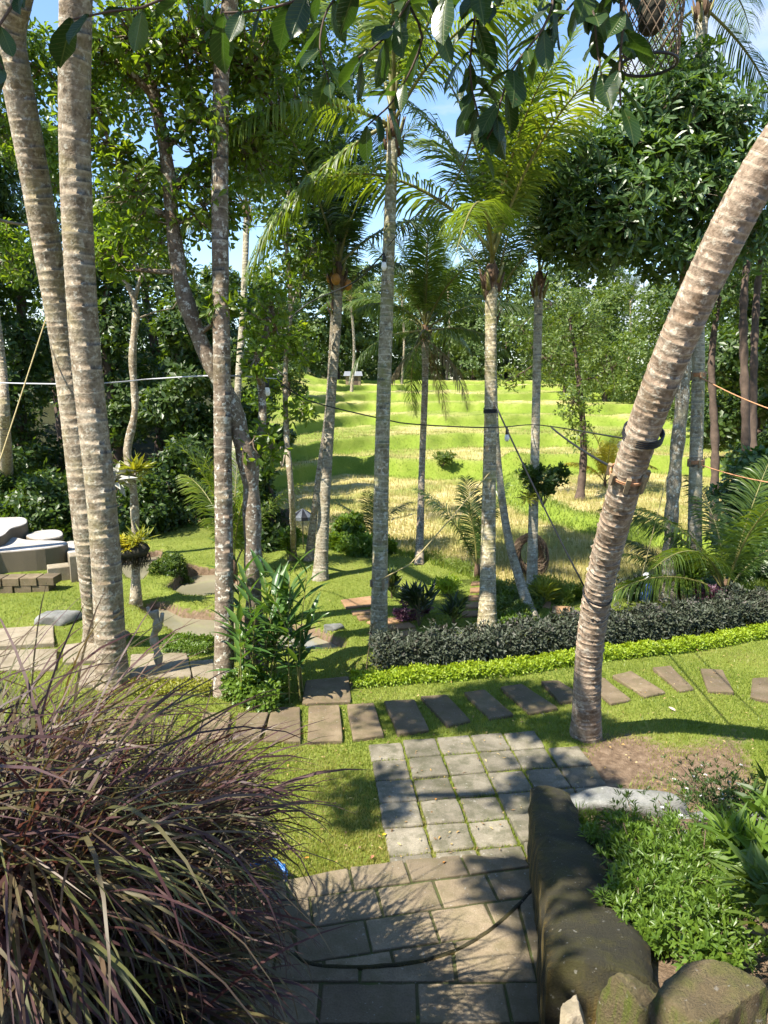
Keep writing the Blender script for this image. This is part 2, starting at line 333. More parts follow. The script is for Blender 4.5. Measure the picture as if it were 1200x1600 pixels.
MAT['rope'] = plain('rope', (.32, .26, .12), .8, .3, 60)
MAT['rope_orange'] = plain('rope_orange', (.4, .2, .1), .8, .3, 60)
MAT['cable'] = plain('cable', (.012, .012, .014), .5, .2, 60)
MAT['wire_pale'] = plain('wire_pale', (.4, .4, .42), .5, .2, 60)
MAT['wood'] = plain('wood', (.2, .15, .09), .85, .4, 14, bstr=.6)
MAT['thatch'] = plain('thatch', (.2, .16, .12), .95, .5, 50, bstr=.9)
MAT['twig'] = plain('twig', (.12, .085, .055), .9, .5, 30)
MAT['hose'] = plain('hose', (.015, .11, .34), .35, .15, 20, bstr=0)
MAT['bulb'] = plain('bulb', (.8, .8, .78), .2, .05, 5, bstr=0)
MAT['roots'] = plain('roots', (.03, .028, .018), .95, .5, 30, bstr=.8)
MAT['tin'] = plain('tin', (.16, .17, .18), .6, .3, 4)
MAT['black'] = plain('black', (.02, .02, .022), .6, .3, 20)
MAT['petal'] = plain('petal', (.75, .75, .78), .6, .1, 20, bstr=0)
MAT['blue_cloth'] = plain('blue_cloth', (.1, .18, .5), .8, .2, 10)
MAT['white_paint'] = plain('white_paint', (.7, .7, .7), .7, .1, 10)
for nm, c in (('dead_red', (.3, .13, .07)), ('dead_orange', (.5, .2, .03)), ('dead_yellow', (.6, .42, .02)), ('dead_pale', (.45, .36, .28))):
    MAT[nm] = plain(nm, c, .6, .25, 15)
def water_mat():
    m, t, b = new_mat('pond_water'); b.inputs['Base Color'].default_value = (.2, .185, .125, 1); b.inputs['Roughness'].default_value = .08
    f = noise(t, 1.2, 3, .5, 'World'); L_(t, ramp(t, f, [(.3, (.15, .14, .09)), (.7, (.22, .2, .14))]), b.inputs['Base Color'])
    bump(t, b, noise(t, 7, 3, .5, 'World'), .08, .02); return m
MAT['water'] = water_mat()
# ------------------------------------------------------------------ terrain
def sstep(a, b, x): t = np.clip((x-a)/(b-a), 0, 1); return t*t*(3-2*t)
def gpoly(pts, z=0.0): return [(G(x, y, z).x, G(x, y, z).y) for x, y in pts]
def poly_sd(poly, X, Y):
    inside = np.zeros(X.shape, bool); dist = np.full(X.shape, 1e9); n = len(poly)
    for i in range(n):
        x0, y0 = poly[i]; x1, y1 = poly[(i+1) % n]
        c = ((y0 > Y) != (y1 > Y)) & (X < (x1-x0)*(Y-y0)/((y1-y0) if y1 != y0 else 1e-9)+x0); inside ^= c
        ex, ey = x1-x0, y1-y0; t = np.clip(((X-x0)*ex+(Y-y0)*ey)/(ex*ex+ey*ey+1e-12), 0, 1)
        dist = np.minimum(dist, np.hypot(X-x0-t*ex, Y-y0-t*ey))
    return np.where(inside, -dist, dist)
PONDS = [gpoly([(186, 874), (205, 868), (250, 860), (250, 872), (236, 890), (220, 906), (204, 903), (188, 888)]),
         gpoly([(264, 919), (277, 907), (296, 890), (345, 889), (372, 905), (372, 925), (322, 931), (290, 930)]),
         gpoly([(219, 951), (240, 942), (262, 943), (285, 954), (334, 958), (420, 964), (481, 978), (537, 1001), (532, 1012), (500, 1013), (420, 1012), (334, 1006), (298, 1008), (280, 990), (252, 972)])]
YB_X = [-60, -12, -6, -3, 0, 2, 3.6, 5, 8, 14, 40]; YB_Y = [26, 24, 21, 19.6, 17.6, 14.9, 13.3, 13.5, 14.6, 16, 24]
TS = [36.5, 43.5, 51, 59, 67.5, 79, 90]; TH = [.72, .58, .56, .56, .48, .44, .32]
def terrain(X, Y):
    yb = np.interp(X, YB_X, YB_Y)+.25*np.sin(X*1.7)
    gm = sstep(-.5, .5, yb-Y)                                       # garden
    bend = np.minimum(.55*np.maximum(0, -(X+1.0))**2, 9.5)+.010*np.maximum(0, X-6)**2
    s = Y+bend; z = np.full(X.shape, -.6); ris = np.zeros(X.shape)
    for k, (t0, h) in enumerate(zip(TS, TH)):
        ss = s+1.5*np.sin(X*.13+k*1.9)+.7*np.sin(X*.41+k*2.7)+.28*np.sin(X*1.3+k*4.1)+.16*np.sin(X*2.9+k*.7)
        wdt = .8+.3*np.sin(X*.3+k)
        z = z+h*sstep(t0-wdt/2, t0+wdt/2, ss)+.13*np.exp(-((ss-t0-wdt*.7)/.45)**2)
        ris = np.maximum(ris, np.exp(-((ss-t0+.15)/(.8+.3*np.sin(X*.21+k*1.3)))**4))
    z = z+.024*np.clip(s-36.5, 0, 60)
    xb = np.interp(Y, [16, 20, 22, 24.5, 28.5, 34, 40], [12, 8.2, 6.8, 5.8, 5.4, 5.8, 7.0]); d2 = X-xb
    near = sstep(39, 36, Y)*sstep(15, 18, Y)
    z = z+near*(.28*sstep(-.4, .6, d2)+.15*np.exp(-((d2-.2)/.5)**2)); ris = np.maximum(ris, near*np.exp(-((d2)/.85)**4))
    z = z*(1-gm); ris = ris*(1-gm)
    bank = gm*sstep(1.3, .2, yb-Y)
    micro = .018*np.sin(X*2.1+Y*.7)+.014*np.sin(Y*2.9-X*1.3)+.01*np.sin(X*5.7)*np.sin(Y*4.9)
    z = z+micro*sstep(5.2, 7, Y)*np.where(Y > 19, 2.0, .8)
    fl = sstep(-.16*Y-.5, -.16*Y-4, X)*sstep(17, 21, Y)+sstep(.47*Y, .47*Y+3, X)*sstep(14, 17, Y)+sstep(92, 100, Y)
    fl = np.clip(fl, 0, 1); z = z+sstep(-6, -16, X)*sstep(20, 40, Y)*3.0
    psd = np.full(X.shape, 9.0)
    for pl in PONDS: psd = np.minimum(psd, poly_sd(pl, X, Y))
    z = z-.34*sstep(.06, -.10, psd)+.05*np.exp(-((psd-.16)/.12)**2)*(psd > -.05)
    # mound beside the hook pond, planter beds next to the stair
    for (mx_, my_), r_, h_ in (((G(270, 893).x, G(270, 893).y), .45, .22), ((G(470, 880).x, G(470, 880).y), 1.3, .12), ((G(5, 882).x, G(5, 882).y), .75, .34), ((G(120, 960).x, G(120, 960).y), .9, .12)):
        z = z+h_*np.exp(-((X-mx_)**2+(Y-my_)**2)/r_**2)
    lb = sstep(-1.05, -1.22, X)*sstep(5.25, 4.9, Y); z = np.where(lb > 0, z*(1-lb)+lb*np.clip(.4+(5.2-Y)*.54, 0, 2.3), z)
    xr = np.interp(Y, [2, 3.69, 5.35], [.75, 1.12, 1.46]); rb = sstep(xr-.08, xr+.08, X)*sstep(6.0-.1*(X-1.5), 5.75-.1*(X-1.5), Y)
    z = np.where(rb > 0, z*(1-rb)+rb*np.clip(.22+(5.8-Y)*.33, 0, 2.3)*sstep(6.5, 3.5, X), z)
    up = sstep(.7, .2, Y); z = z*(1-up)+2.3*up
    return z, gm, ris, fl, psd, bank, np.maximum(lb, rb)
def hz_(x, y): return float(terrain(np.array([float(x)]), np.array([float(y)]))[0][0])
xs = np.unique(np.round(np.concatenate([-np.geomspace(60, 2500, 22), np.arange(-60, -10, .8), np.arange(-10, 8.2, .09), np.arange(8.2, 45, .35), np.geomspace(45, 2500, 24)]), 4))
ys = np.unique(np.round(np.concatenate([-np.geomspace(4, 600, 14), np.arange(-4, 2, .5), np.arange(2, 19, .09), np.arange(19, 100, .26), np.geomspace(100, 4000, 26)]), 4))
GX, GY = np.meshgrid(xs, ys); Z, gm, ris, fl, psd, bank, bed = terrain(GX, GY)
def worn(X, Y):
    n = .5+.25*np.sin(X*2.3+1)*np.sin(Y*2.9)+.25*np.sin(X*5.1-Y*3.3)
    a = np.exp(-(((X-2.7)/1.5)**2+((Y-6.7)/1.0)**2))*.85+.55*sstep(1.6, 2.4, X)*sstep(8.2, 7.2, Y)*n+.35*sstep(.2, .8, n)*sstep(-.2, -1.0, X)*sstep(7.5, 6.8, Y)*n
    hsoil = np.exp(-((Y-(9.02+(X+.4)*.345))/.16)**2)*(X > -.5)*(X < 8)
    return np.clip(np.maximum(a*(.45+.7*n), hsoil*.8), 0, 1)
dirt = np.maximum(worn(GX, GY)*(Y_ := (GY < 13)), np.exp(-((psd+.02)/.09)**2)*.9)
dirt = np.maximum(dirt, bed)
ny, nx = GX.shape; idx = np.arange(ny*nx).reshape(ny, nx)
T = np.stack([idx[:-1, :-1], idx[:-1, 1:], idx[1:, 1:], idx[1:, :-1]], -1).reshape(-1, 4)
def ground_mat():
    m, t, b = new_mat('ground_cover')
    nA = noise(t, .9, 5, .6, 'World'); nB = noise(t, 14, 4, .65, 'World'); nC = noise(t, 60, 3, .7, 'World'); nD = noise(t, .25, 4, .55, 'World')
    lawn = ramp(t, mathn(t, 'ADD', mathn(t, 'MULTIPLY', nB, .5), mathn(t, 'MULTIPLY', nA, .5)), [(.3, (.09, .12, .02)), (.5, (.15, .185, .03)), (.7, (.22, .235, .055))])
    soil = ramp(t, nB, [(.3, (.1, .065, .04)), (.55, (.18, .125, .08)), (.75, (.26, .19, .13))])
    stub = ramp(t, mathn(t, 'ADD', mathn(t, 'MULTIPLY', nC, .35), mathn(t, 'MULTIPLY', nA, .65)), [(.32, (.26, .25, .06)), (.45, (.38, .32, .12)), (.56, (.48, .39, .19)), (.7, (.55, .44, .26))])
    stub = mixc(t, ramp(t, nD, [(.5, (0, 0, 0)), (.62, (.8, .8, .8))]), stub, (.15, .19, .03))
    stub = mixc(t, ramp(t, noise(t, .55, 4, .6, 'World'), [(.68, (0, 0, 0)), (.74, (.7, .7, .7))]), stub, (.14, .1, .07))
    grn = ramp(t, mathn(t, 'ADD', mathn(t, 'MULTIPLY', nB, .5), mathn(t, 'MULTIPLY', nA, .5)), [(.3, (.1, .155, .018)), (.5, (.155, .21, .026)), (.7, (.22, .25, .05))])
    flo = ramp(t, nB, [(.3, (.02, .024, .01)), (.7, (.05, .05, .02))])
    pad = mixc(t, attr(t, 'grn'), stub, grn); c = mixc(t, attr(t, 'garden'), pad, lawn)
    edge = mathn(t, 'ADD', attr(t, 'dirt'), mathn(t, 'MULTIPLY', mathn(t, 'SUBTRACT', nB, .5), .9))
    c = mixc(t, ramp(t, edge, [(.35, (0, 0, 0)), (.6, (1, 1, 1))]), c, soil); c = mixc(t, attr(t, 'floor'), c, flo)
    L_(t, c, b.inputs['Base Color']); b.inputs['Roughness'].default_value = .95; b.inputs['Specular IOR Level'].default_value = .15
    bump(t, b, mathn(t, 'ADD', nC, nB), .8, .03)
    return m
MAT['ground'] = ground_mat()
up_ = sstep(37, 41, GY)*np.clip(.55+.35*np.sin(GX*.33+GY*.21)+.2*np.sin(GX*1.1-GY*.6), .15, .95)
grn_a = np.clip(np.maximum(np.maximum(ris, bank), up_), 0, 1)
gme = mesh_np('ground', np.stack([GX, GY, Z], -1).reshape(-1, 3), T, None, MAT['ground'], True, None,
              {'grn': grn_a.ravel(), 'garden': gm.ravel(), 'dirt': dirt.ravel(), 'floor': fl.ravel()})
ground = ob('ground', gme); ground['kind'] = 'structure'
for pl in PONDS:
    mb = MB(); cx = sum(p[0] for p in pl)/len(pl); cyy = sum(p[1] for p in pl)/len(pl)
    mb.poly([(cx+(p[0]-cx)*1.06, cyy+(p[1]-cyy)*1.06, -.13) for p in pl][::1])
    wo = mb.build('water', MAT['water'], smooth=False); wo['kind'] = 'structure'
# ------------------------------------------------------------------ pavings
SLABS = []                                          # outlines kept free of lawn grass
def slab(name, quad, z0, z1, mat, parent, rng, bev=.014, sub=3):
    """a worn stone: outline resampled and jittered"""
    cq = sum((Vector(q_) for q_ in quad), Vector((0, 0)))/len(quad); z1 = z1+min(.05, max(0, max(hz_(q_[0], q_[1]) for q_ in list(quad)+[cq])))*.9
    pts = []; n = len(quad)
    for i in range(n):
        a, b_ = Vector(quad[i]), Vector(quad[(i+1) % n])
        for k in range(sub):
            q = a.lerp(b_, (k+(.0 if k else .06))/sub)+Vector((rng.uniform(-.006, .006), rng.uniform(-.006, .006))); pts.append((q.x, q.y))
        q = a.lerp(b_, .94); pts.append((q.x, q.y))
    ar = sum(pts[i][0]*pts[(i+1) % len(pts)][1]-pts[(i+1) % len(pts)][0]*pts[i][1] for i in range(len(pts)))
    if ar < 0: pts.reverse()
    tx, ty = rng.uniform(-.012, .012), rng.uniform(-.012, .012); c = Vector((sum(p[0] for p in pts)/len(pts), sum(p[1] for p in pts)/len(pts)))
    mb = MB(); top = lambda off: (lambda q: z1+off+(q.x-c.x)*tx+(q.y-c.y)*ty)
    b = len(mb.v); nn = len(pts); rings = [(0, lambda q: z0), (0, top(-bev)), (bev*.4, top(-bev*.25)), (bev*1.4, top(0))]
    for ins, zf in rings:
        for p in pts:
            q = Vector(p); d = c-q; q = q+d.normalized()*ins*1.3; mb.v.append(Vector((q.x, q.y, zf(q)))); mb.r.append(.5); mb.al.append(0); mb.ph.append(0)
    for k in range(3):
        for i in range(nn): a = b+k*nn+i; e = b+k*nn+(i+1) % nn; mb.f.append((a, e, e+nn, a+nn)); mb.m.append(0)
    mb.f.append(tuple(b+3*nn+i for i in range(nn))); mb.m.append(0)
    return mb.build(name, mat, parent, smooth=False)
def group_root(name, kind='structure'):
    o = bpy.data.objects.new(name, None); o.empty_display_size = .1; link(o); o['kind'] = kind; return o
R = random.Random(7)
terrace = group_root('paved_terrace')
o0 = Vector((-.185, 7.42)); ua = rad(7.8); U = Vector((math.cos(ua), math.sin(ua)))*.392; W_ = Vector((math.sin(rad(6.4)), -math.cos(rad(6.4))))*.394
for r in range(6):
    for c in range(6):
        if (r == 0 and c == 5): continue
        o = o0+U*c+W_*r; g = .012; a, b_ = g/.392, 1-g/.392
        q = [o+U*a+W_*a, o+U*b_+W_*a, o+U*b_+W_*b_, o+U*a+W_*b_]
        q = [Vector((p.x+R.uniform(-.008, .008), p.y+R.uniform(-.008, .008))) for p in q]
        slab('paver', q, -.05, .022+R.uniform(-.006, .006), MAT['paver'], terrace, R); SLABS.append([(p.x, p.y) for p in q])
path = group_root('stepping_stone_path')
STONES = [[(425, 1110), (469, 1109), (470, 1162), (412, 1161)], [(482, 1105), (530, 1104), (536, 1161), (481, 1162)], [(542, 1104), (584, 1101), (600, 1152), (552, 1159)],
    [(600, 1099), (647, 1096), (671, 1145), (622, 1151)], [(657, 1093), (697, 1090), (735, 1131), (700, 1140)], [(725, 1087), (757, 1083), (802, 1123), (765, 1130)],
    [(782, 1077), (815, 1072), (872, 1110), (827, 1119)], [(845, 1067), (872, 1066), (920, 1095), (875, 1101)], [(912, 1064), (943, 1064), (987, 1098), (953, 1104)],
    [(956, 1060), (985, 1053), (1040, 1087), (1007, 1094)], [(1019, 1049), (1047, 1046), (1085, 1083), (1060, 1086)], [(1094, 1049), (1129, 1051), (1146, 1087), (1105, 1086)],
    [(1175, 1062), (1215, 1060), (1240, 1105), (1172, 1092)], [(478, 1066), (545, 1058), (549, 1099), (472, 1103)], [(372, 1121), (420, 1119), (406, 1160), (362, 1163)], [(318, 1120), (362, 1120), (352, 1163), (305, 1163)]]
for q in STONES:
    q = [Vector((G(x, y).x, G(x, y).y)) for x, y in q]; slab('stepping_stone', q, -.06, .035+R.uniform(-.006, .008), MAT['step_slab'], path, R); SLABS.append([(p.x, p.y) for p in q])
path2 = group_root('lawn_path')
RED = [[(532, 940), (580, 934), (582, 949), (541, 953)], [(548, 957), (582, 954), (585, 960), (552, 963)], [(557, 966), (600, 962), (606, 968), (562, 972)], [(572, 976), (626, 967), (628, 975), (585, 982)],
    [(600, 981), (640, 976), (650, 983), (605, 989)], [(603, 993), (650, 986), (656, 995), (610, 1001)], [(640, 1000), (668, 996), (672, 1004), (644, 1008)],
    [(737, 912), (752, 911), (753, 916), (736, 917)], [(735, 921), (753, 920), (754, 926), (734, 927)], [(732, 932), (754, 931), (756, 938), (731, 939)], [(728, 944), (756, 943), (757, 951), (727, 952)], [(722, 957), (755, 956), (757, 964), (721, 966)],
    [(838, 942), (861, 944), (860, 953), (836, 950)], [(863, 950), (893, 951), (890, 961), (862, 959)]]
for q in RED:
    q = [Vector((G(x, y).x, G(x, y).y)) for x, y in q]; slab('stone_slab', q, -.06, .03, MAT['red_slab'], path2, R); SLABS.append([(p.x, p.y) for p in q])
path3 = group_root('bench_path')
PALE = [[(205, 1027), (292, 1024), (300, 1063), (202, 1065)], [(297, 1039), (333, 1036), (336, 1074), (303, 1068)], [(100, 1012), (160, 1004), (162, 1034), (98, 1040)], [(0, 990), (84, 984), (86, 1012), (-5, 1018)], [(-60, 1022), (90, 1018), (88, 1050), (-70, 1052)], [(124, 1044), (190, 1038), (192, 1072), (120, 1074)],
    [(125, 905), (180, 902), (182, 915), (128, 921)]]
for q in PALE:
    q = [Vector((G(x, y).x, G(x, y).y)) for x, y in q]; slab('stone_slab', q, -.06, .045, MAT['sand_stone'], path3, R); SLABS.append([(p.x, p.y) for p in q])
# ------------------------------------------------------------------ stair
stair = group_root('stairway')
FAR_X = [-1.3, -1.0, -.4, .26, .7, 1.15, 1.4]; FAR_Y = [4.74, 4.87, 5.06, 5.19, 5.24, 5.17, 5.1]
NEAR_X = [-1.2, -.83, -.6, -.38, .08, .41, .65, .89, 1.05, 1.2]; NEAR_Y = [4.4, 4.18, 3.98, 3.88, 3.89, 3.98, 4.13, 4.35, 4.54, 4.72]
def masonry(rot, origin, rows, x0, x1, bw, far_x, far_y, z0, z1, name, mat, gap=.010, seed=1):
    rg = random.Random(seed); ca, sa = math.cos(rot), math.sin(rot)
    fw = []                                             # far edge in the block frame
    for x, y in zip(far_x, far_y): dx, dy = x-origin[0], y-origin[1]; fw.append((ca*dx+sa*dy, -sa*dx+ca*dy))
    fx, fy = [p[0] for p in fw], [p[1] for p in fw]
    for k, (ya, yb_) in enumerate(rows):
        x = x0-(k % 2)*bw*.5-rg.uniform(0, .12)
        while x < x1:
            w_ = bw*rg.uniform(.9, 1.1); xa, xb = x+gap, x+w_-gap; x += w_
            n = 9; tops = [(xa+(xb-xa)*i/(n-1), min(yb_-gap, float(np.interp(xa+(xb-xa)*i/(n-1), fx, fy)))) for i in range(n)]
            ok = [p for p in tops if p[1] > ya+gap+.015]
            if len(ok) < 2: continue
            outl = [(ok[0][0], ya+gap), (ok[-1][0], ya+gap)]+ok[::-1]
            outl = [(origin[0]+ca*a-sa*b_+rg.uniform(-.003, .003), origin[1]+sa*a+ca*b_+rg.uniform(-.003, .003)) for a, b_ in outl]
            mb = MB(); mb.prism(outl, z0, z1+rg.uniform(-.006, .004), bev=.009); mb.build(name, mat, stair, smooth=False)
masonry(rad(11), (0, 4.55), [(-1.0, -.63), (-.63, -.31), (-.31, 0), (0, .31), (.31, .8)], -1.6, 1.7, .47, FAR_X, FAR_Y, .02, .2, 'stair_block', MAT['stair_block'], seed=3)
masonry(0, (0, 3.6), [(-.9, -.5), (-.5, -.12), (-.12, .17), (.17, 1.3)], -1.4, 1.5, .55, NEAR_X, NEAR_Y, .02, .4, 'stair_block', MAT['stair_block'], seed=5)
def tread(far_x, far_y, ynear, z, ins=.012):
    mb = MB(); o = [(far_x[0], ynear), (far_x[-1], ynear)]+[(x, y-ins) for x, y in zip(far_x, far_y)][::-1]
    mb.prism(o, -.1, z-.012); mb.build('tread_bed', MAT['mortar'], stair, smooth=False)
mb = MB(); nx_, _ = catmull([Vector((x, y, 0)) for x, y in zip(NEAR_X, NEAR_Y)], .05)
mb.tube([Vector((p.x, p.y+.012, .392)) for p in nx_], .017, 8, jit=.15, rng=random.Random(3)); mb.build('edge_shade_strip', MAT['moss_wall'], stair)  # added dark strip; its colour stands in for shade marking the step edge
tread(FAR_X, FAR_Y, 3.2, .2); tread(NEAR_X, NEAR_Y, 2.4, .4)
for k in range(10):
    mb = MB(); mb.box((-.05, 2.75-.28*k, (.6+.2*k)/2), (2.0, .32, .6+.2*k)); mb.build('step', MAT['stair_block'], stair, smooth=False)
mb = MB(); mb.box((0, -2.2, 1.19), (8, 4.9, 2.38)); mb.build('landing', MAT['stair_block'], stair, smooth=False)
def vnoise(p, s, seed=0.0):
    return math.sin(p.x*s+seed)*math.sin(p.y*s*1.13+seed*2.1+1.7)*math.sin(p.z*s*.93+seed*.7+.4)+.5*math.sin(p.x*s*2.3+p.z*s*1.7+seed)*math.sin(p.y*s*2.1-p.z*s*1.3)
def stair_wall(name, label, ax, th, ztop, mat, seed):
    """ax: list of (x,y) of the stair-side face from near to far; ztop heights"""
    t = thing(name, label, 'stair wall', (ax[0][0], ax[0][1], 0)); pts, par = catmull([(a[0], a[1], z) for a, z in zip(ax, ztop)], .07)
    mb = MB(); n = len(pts); m = 17; side = 1 if th > 0 else -1; aw = abs(th)
    for i, p in enumerate(pts):
        d = (pts[min(i+1, n-1)]-pts[max(i-1, 0)]); d.z = 0; d.normalize(); nrm = Vector((d.y, -d.x, 0))*side
        aw = abs(th)*(1+.75*(1-i/(n-1)) if seed == 1 else 1); e = (pts[-1]-p).length; k = math.sqrt(max(0, 1-max(0, 1-e/(aw*.75))**2)); k = max(k, .06)   # rounded far end
        zt = p.z-(1-k)*.22
        for j in range(m):
            u = j/(m-1)
            if u < .35: s_, zz = 0.0, zt*.92*(u/.35)
            elif u > .65: s_, zz = 1.0, zt*.92*((1-u)/.35)
            else:
                v = (u-.35)/.3; a = math.pi*v; s_ = .5-.5*math.cos(a) ; s_ = .5+(s_-.5); zz = zt*.92+zt*.08*min(1, math.sin(a)*1.5)
            q = p.copy(); q.z = 0; q = q+nrm*(aw*.5)+nrm*((s_-.5)*aw*k); q.z = zz-.05
            q += Vector((vnoise(q, 7, seed), vnoise(q, 7, seed+3), vnoise(q, 6, seed+5)))*.02+Vector((vnoise(q, 19, seed), vnoise(q, 17, seed+1), vnoise(q, 21, seed+2)))*.010
            mb.v.append(q); mb.r.append(.5); mb.al.append(0); mb.ph.append(0)
    for i in range(n-1):
        for j in range(m-1): a = i*m+j; f = (a, a+1, a+1+m, a+m); mb.f.append(f if side < 0 else f[::-1]); mb.m.append(0)
    mb.f.append(tuple(range((n-1)*m, n*m))); mb.m.append(0); mb.f.append(tuple(range(m))); mb.m.append(0)
    for v in mb.v: v -= Vector((ax[0][0], ax[0][1], 0))
    mb.build('masonry', mat, t); return t
stair_wall('stair_wall', 'dark mossy rounded stone wall sloping down along the right side of the stair', [(.77, 2.95), (.93, 3.69), (1.10, 4.72), (1.24, 5.5), (1.3, 5.78)], .31, [1.36, 1.16, .86, .67, .6], MAT['moss_wall'], 1)
stair_wall('stair_wall', 'dark stone wall at the left of the stair, half covered by purple grass', [(-.45, 1.9), (-.7, 3.2), (-.9, 4.26), (-1.07, 4.95), (-1.12, 5.25)], -.3, [1.95, 1.35, .9, .62, .55], MAT['moss_wall'], 9)
# ------------------------------------------------------------------ rocks
def rock(name, label, c, size, rz, seed, mat, cuts=11, cat='rock'):
    import bmesh
    rg = random.Random(seed); bm = bmesh.new(); bmesh.ops.create_icosphere(bm, subdivisions=5 if size[0]*size[1] > .02 and c[1] < 4 else 4, radius=1.0)
    planes = [(Vector((rg.gauss(0, 1), rg.gauss(0, 1), rg.gauss(0, .8))).normalized(), rg.uniform(.48, .74)) for _ in range(cuts)]+[(Vector((rg.uniform(-.2, .2), rg.uniform(-.2, .2), 1)).normalized(), .6)]
    for v in bm.verts:
        for nrm, dd in planes:
            e = v.co.dot(nrm)-dd
            if e > 0: v.co -= nrm*e
        v.co += v.normal*(.04*vnoise(v.co, 4, seed)+.02*vnoise(v.co, 11, seed)+.012*vnoise(v.co, 27, seed))
        v.co = Vector((v.co.x*size[0], v.co.y*size[1], v.co.z*size[2]))
    me = bpy.data.meshes.new(name); bm.to_mesh(me); bm.free(); me.materials.append(mat)
    for p in me.polygons: p.use_smooth = True
    o = ob(name, me, None, c); o.rotation_euler = (0, 0, rz); return tag(o, label, cat)
rock('boulder', 'large sunlit brown boulder in the bottom right corner', P(1110, 1585, 2.75), (.25, .24, .25), .5, 3, MAT['rock'])
rock('boulder', 'mossy green boulder wedged between the stair wall and the corner boulder', P(1000, 1600, 2.85), (.15, .2, .26), .2, 8, MAT['rock'])
rock('boulder', 'small beige rock at the foot of the mossy boulder beside the stair', P(895, 1610, 2.9), (.09, .13, .15), -.3, 12, MAT['sand_stone'])
rock('kerb_stone', 'long grey kerb stone at the far edge of the right planter', (2.12, 5.86, .22), (.62, .16, .26), -.12, 21, MAT['grey_rock'], 6, 'kerb stone')
rock('kerb_stone', 'shaded grey kerb stone under the white flowering plants', (3.1, 5.75, .16), (.55, .16, .2), .05, 22, MAT['grey_rock'], 6, 'kerb stone')
for (px, py, s, lb, sd) in ((835, 905, .16, 'round pale stone at the foot of the nest sculpture', 1), (180, 995, .28, 'low brown rock in the lawn right of the big palm base', 2), (95, 975, .42, 'low weathered rock behind the purple grass', 4), (520, 985, .2, 'dark stone at the edge of the pond by the ginger plant', 6), (972, 662, .75, 'grey boulder on the terrace beside the golden palm', 9)):
    if py > 700: c = G(px, py); d = 1
    else: c = Vector((P(px, py, 42).x, 41.5, hz_(P(px, py, 42).x, 41.5)))
    rock('stone', lb, (c.x, c.y, c.z+s*.15), (s, s*.8, s*.6), sd, sd+30, MAT['grey_rock'] if sd != 2 else MAT['sand_stone'], 8, 'stone')
# ------------------------------------------------------------------ palms
def frond_mesh(L, el, droop, n, ll, hang, mats, seed, wid=.036, bare=.16):
    n = int(n*1.35); wid = wid*.95; rg = np.random.default_rng(seed); ns = 18; s = np.linspace(0, 1, ns+1)
    ang = el-droop*s**1.35; sw = rg.normal(0, .12)
    dx = np.cos(ang); dz = np.sin(ang); px = np.concatenate([[0], np.cumsum((dx[1:]+dx[:-1])/2)])*L/ns; pz = np.concatenate([[0], np.cumsum((dz[1:]+dz[:-1])/2)])*L/ns
    py = sw*s**2*L*.5
    mb = MB(); mb.tube([(px[i], py[i], pz[i]) for i in range(ns+1)], [max(.004, .028*(1-s[i])**.8+.004)*L/3.2 for i in range(ns+1)], 5, .5, 1, al=list(s))
    V = [np.array([tuple(v) for v in mb.v])]; Rn = [np.full(len(mb.v), .5)]; faces = list(mb.f); mi = list(mb.m); base = len(mb.v)
    t = np.linspace(bare, .985, n)
    for sd in (-1, 1):
        tt = np.clip(t+rg.normal(0, .004, n), 0, 1); a = np.interp(tt, s, ang); B = np.stack([np.interp(tt, s, px), np.interp(tt, s, py), np.interp(tt, s, pz)], 1)
        tan = np.stack([np.cos(a), np.zeros(n), np.sin(a)], 1); up = np.stack([-np.sin(a), np.zeros(n), np.cos(a)], 1)
        prof = ll*np.clip(np.sin(np.pi*(.16+.80*(tt-bare)/(1-bare))), .1, 1)**.7*rg.uniform(.85, 1.08, n)
        fw = .45+.5*(tt-bare)/(1-bare)+rg.normal(0, .07, n); side = np.zeros((n, 3)); side[:, 1] = sd
        D = unit(side*np.cos(fw)[:, None]+tan*np.sin(fw)[:, None]+up*(.28+rg.normal(0, .1, n))[:, None])
        grav = np.array([[0, 0, -1.0]]); D1 = unit(D+grav*hang*.35); D2 = unit(D+grav*hang*1.15*(1+rg.normal(0, .2, (n, 1)))); D3 = unit(D+grav*hang*2.0)
        wv = unit(tan*1.0+up*rg.normal(.15, .25, (n, 1)))*wid*(prof/ll*.6+.4)[:, None]*L/3.2**1
        p1 = B+D1*prof[:, None]*.35; p2 = p1+D2*prof[:, None]*.35; p3 = p2+D3*prof[:, None]*.3
        vv = np.stack([B-wv*.25, B+wv*.25, p1-wv*.5, p1+wv*.5, p2-wv*.42, p2+wv*.42, p3], 1).reshape(-1, 3)
        V.append(vv); Rn.append(np.repeat(rg.uniform(0, 1, n), 7))
        for k in range(n):
            q = base+k*7; faces += [(q, q+1, q+3, q+2), (q+2, q+3, q+5, q+4), (q+4, q+5, q+6)]; mi += [0, 0, 0]
        base += n*7
    return mesh_np('frond', np.concatenate(V), faces, np.concatenate(Rn), mats, True, mi)
FCACHE = {}
def frond_set(kind):
    if kind in FCACHE: return FCACHE[kind]
    m = MAT[{'green': 'palm_leaf', 'yellow': 'palm_leaf_yellow', 'dark': 'palm_leaf_dark', 'gold': 'palm_leaf_gold'}[kind]]; res = {}
    for i, (el, dr, hg) in enumerate(((85, .55, .35), (70, .9, .5), (52, 1.25, .75), (32, 1.35, .95), (8, 1.25, 1.15), (-22, .9, 1.2))):
        res[el] = [frond_mesh(3.2, rad(el), dr*(.85+.3*v), 64, .78, hg, [m, MAT['rachis']], i*7+v) for v in range(2)]
    res['dead'] = [frond_mesh(3.0, rad(-35), .9, 50, .65, 1.5, [MAT['dead_frond'], MAT['dead_frond']], 91)]
    FCACHE[kind] = res; return res
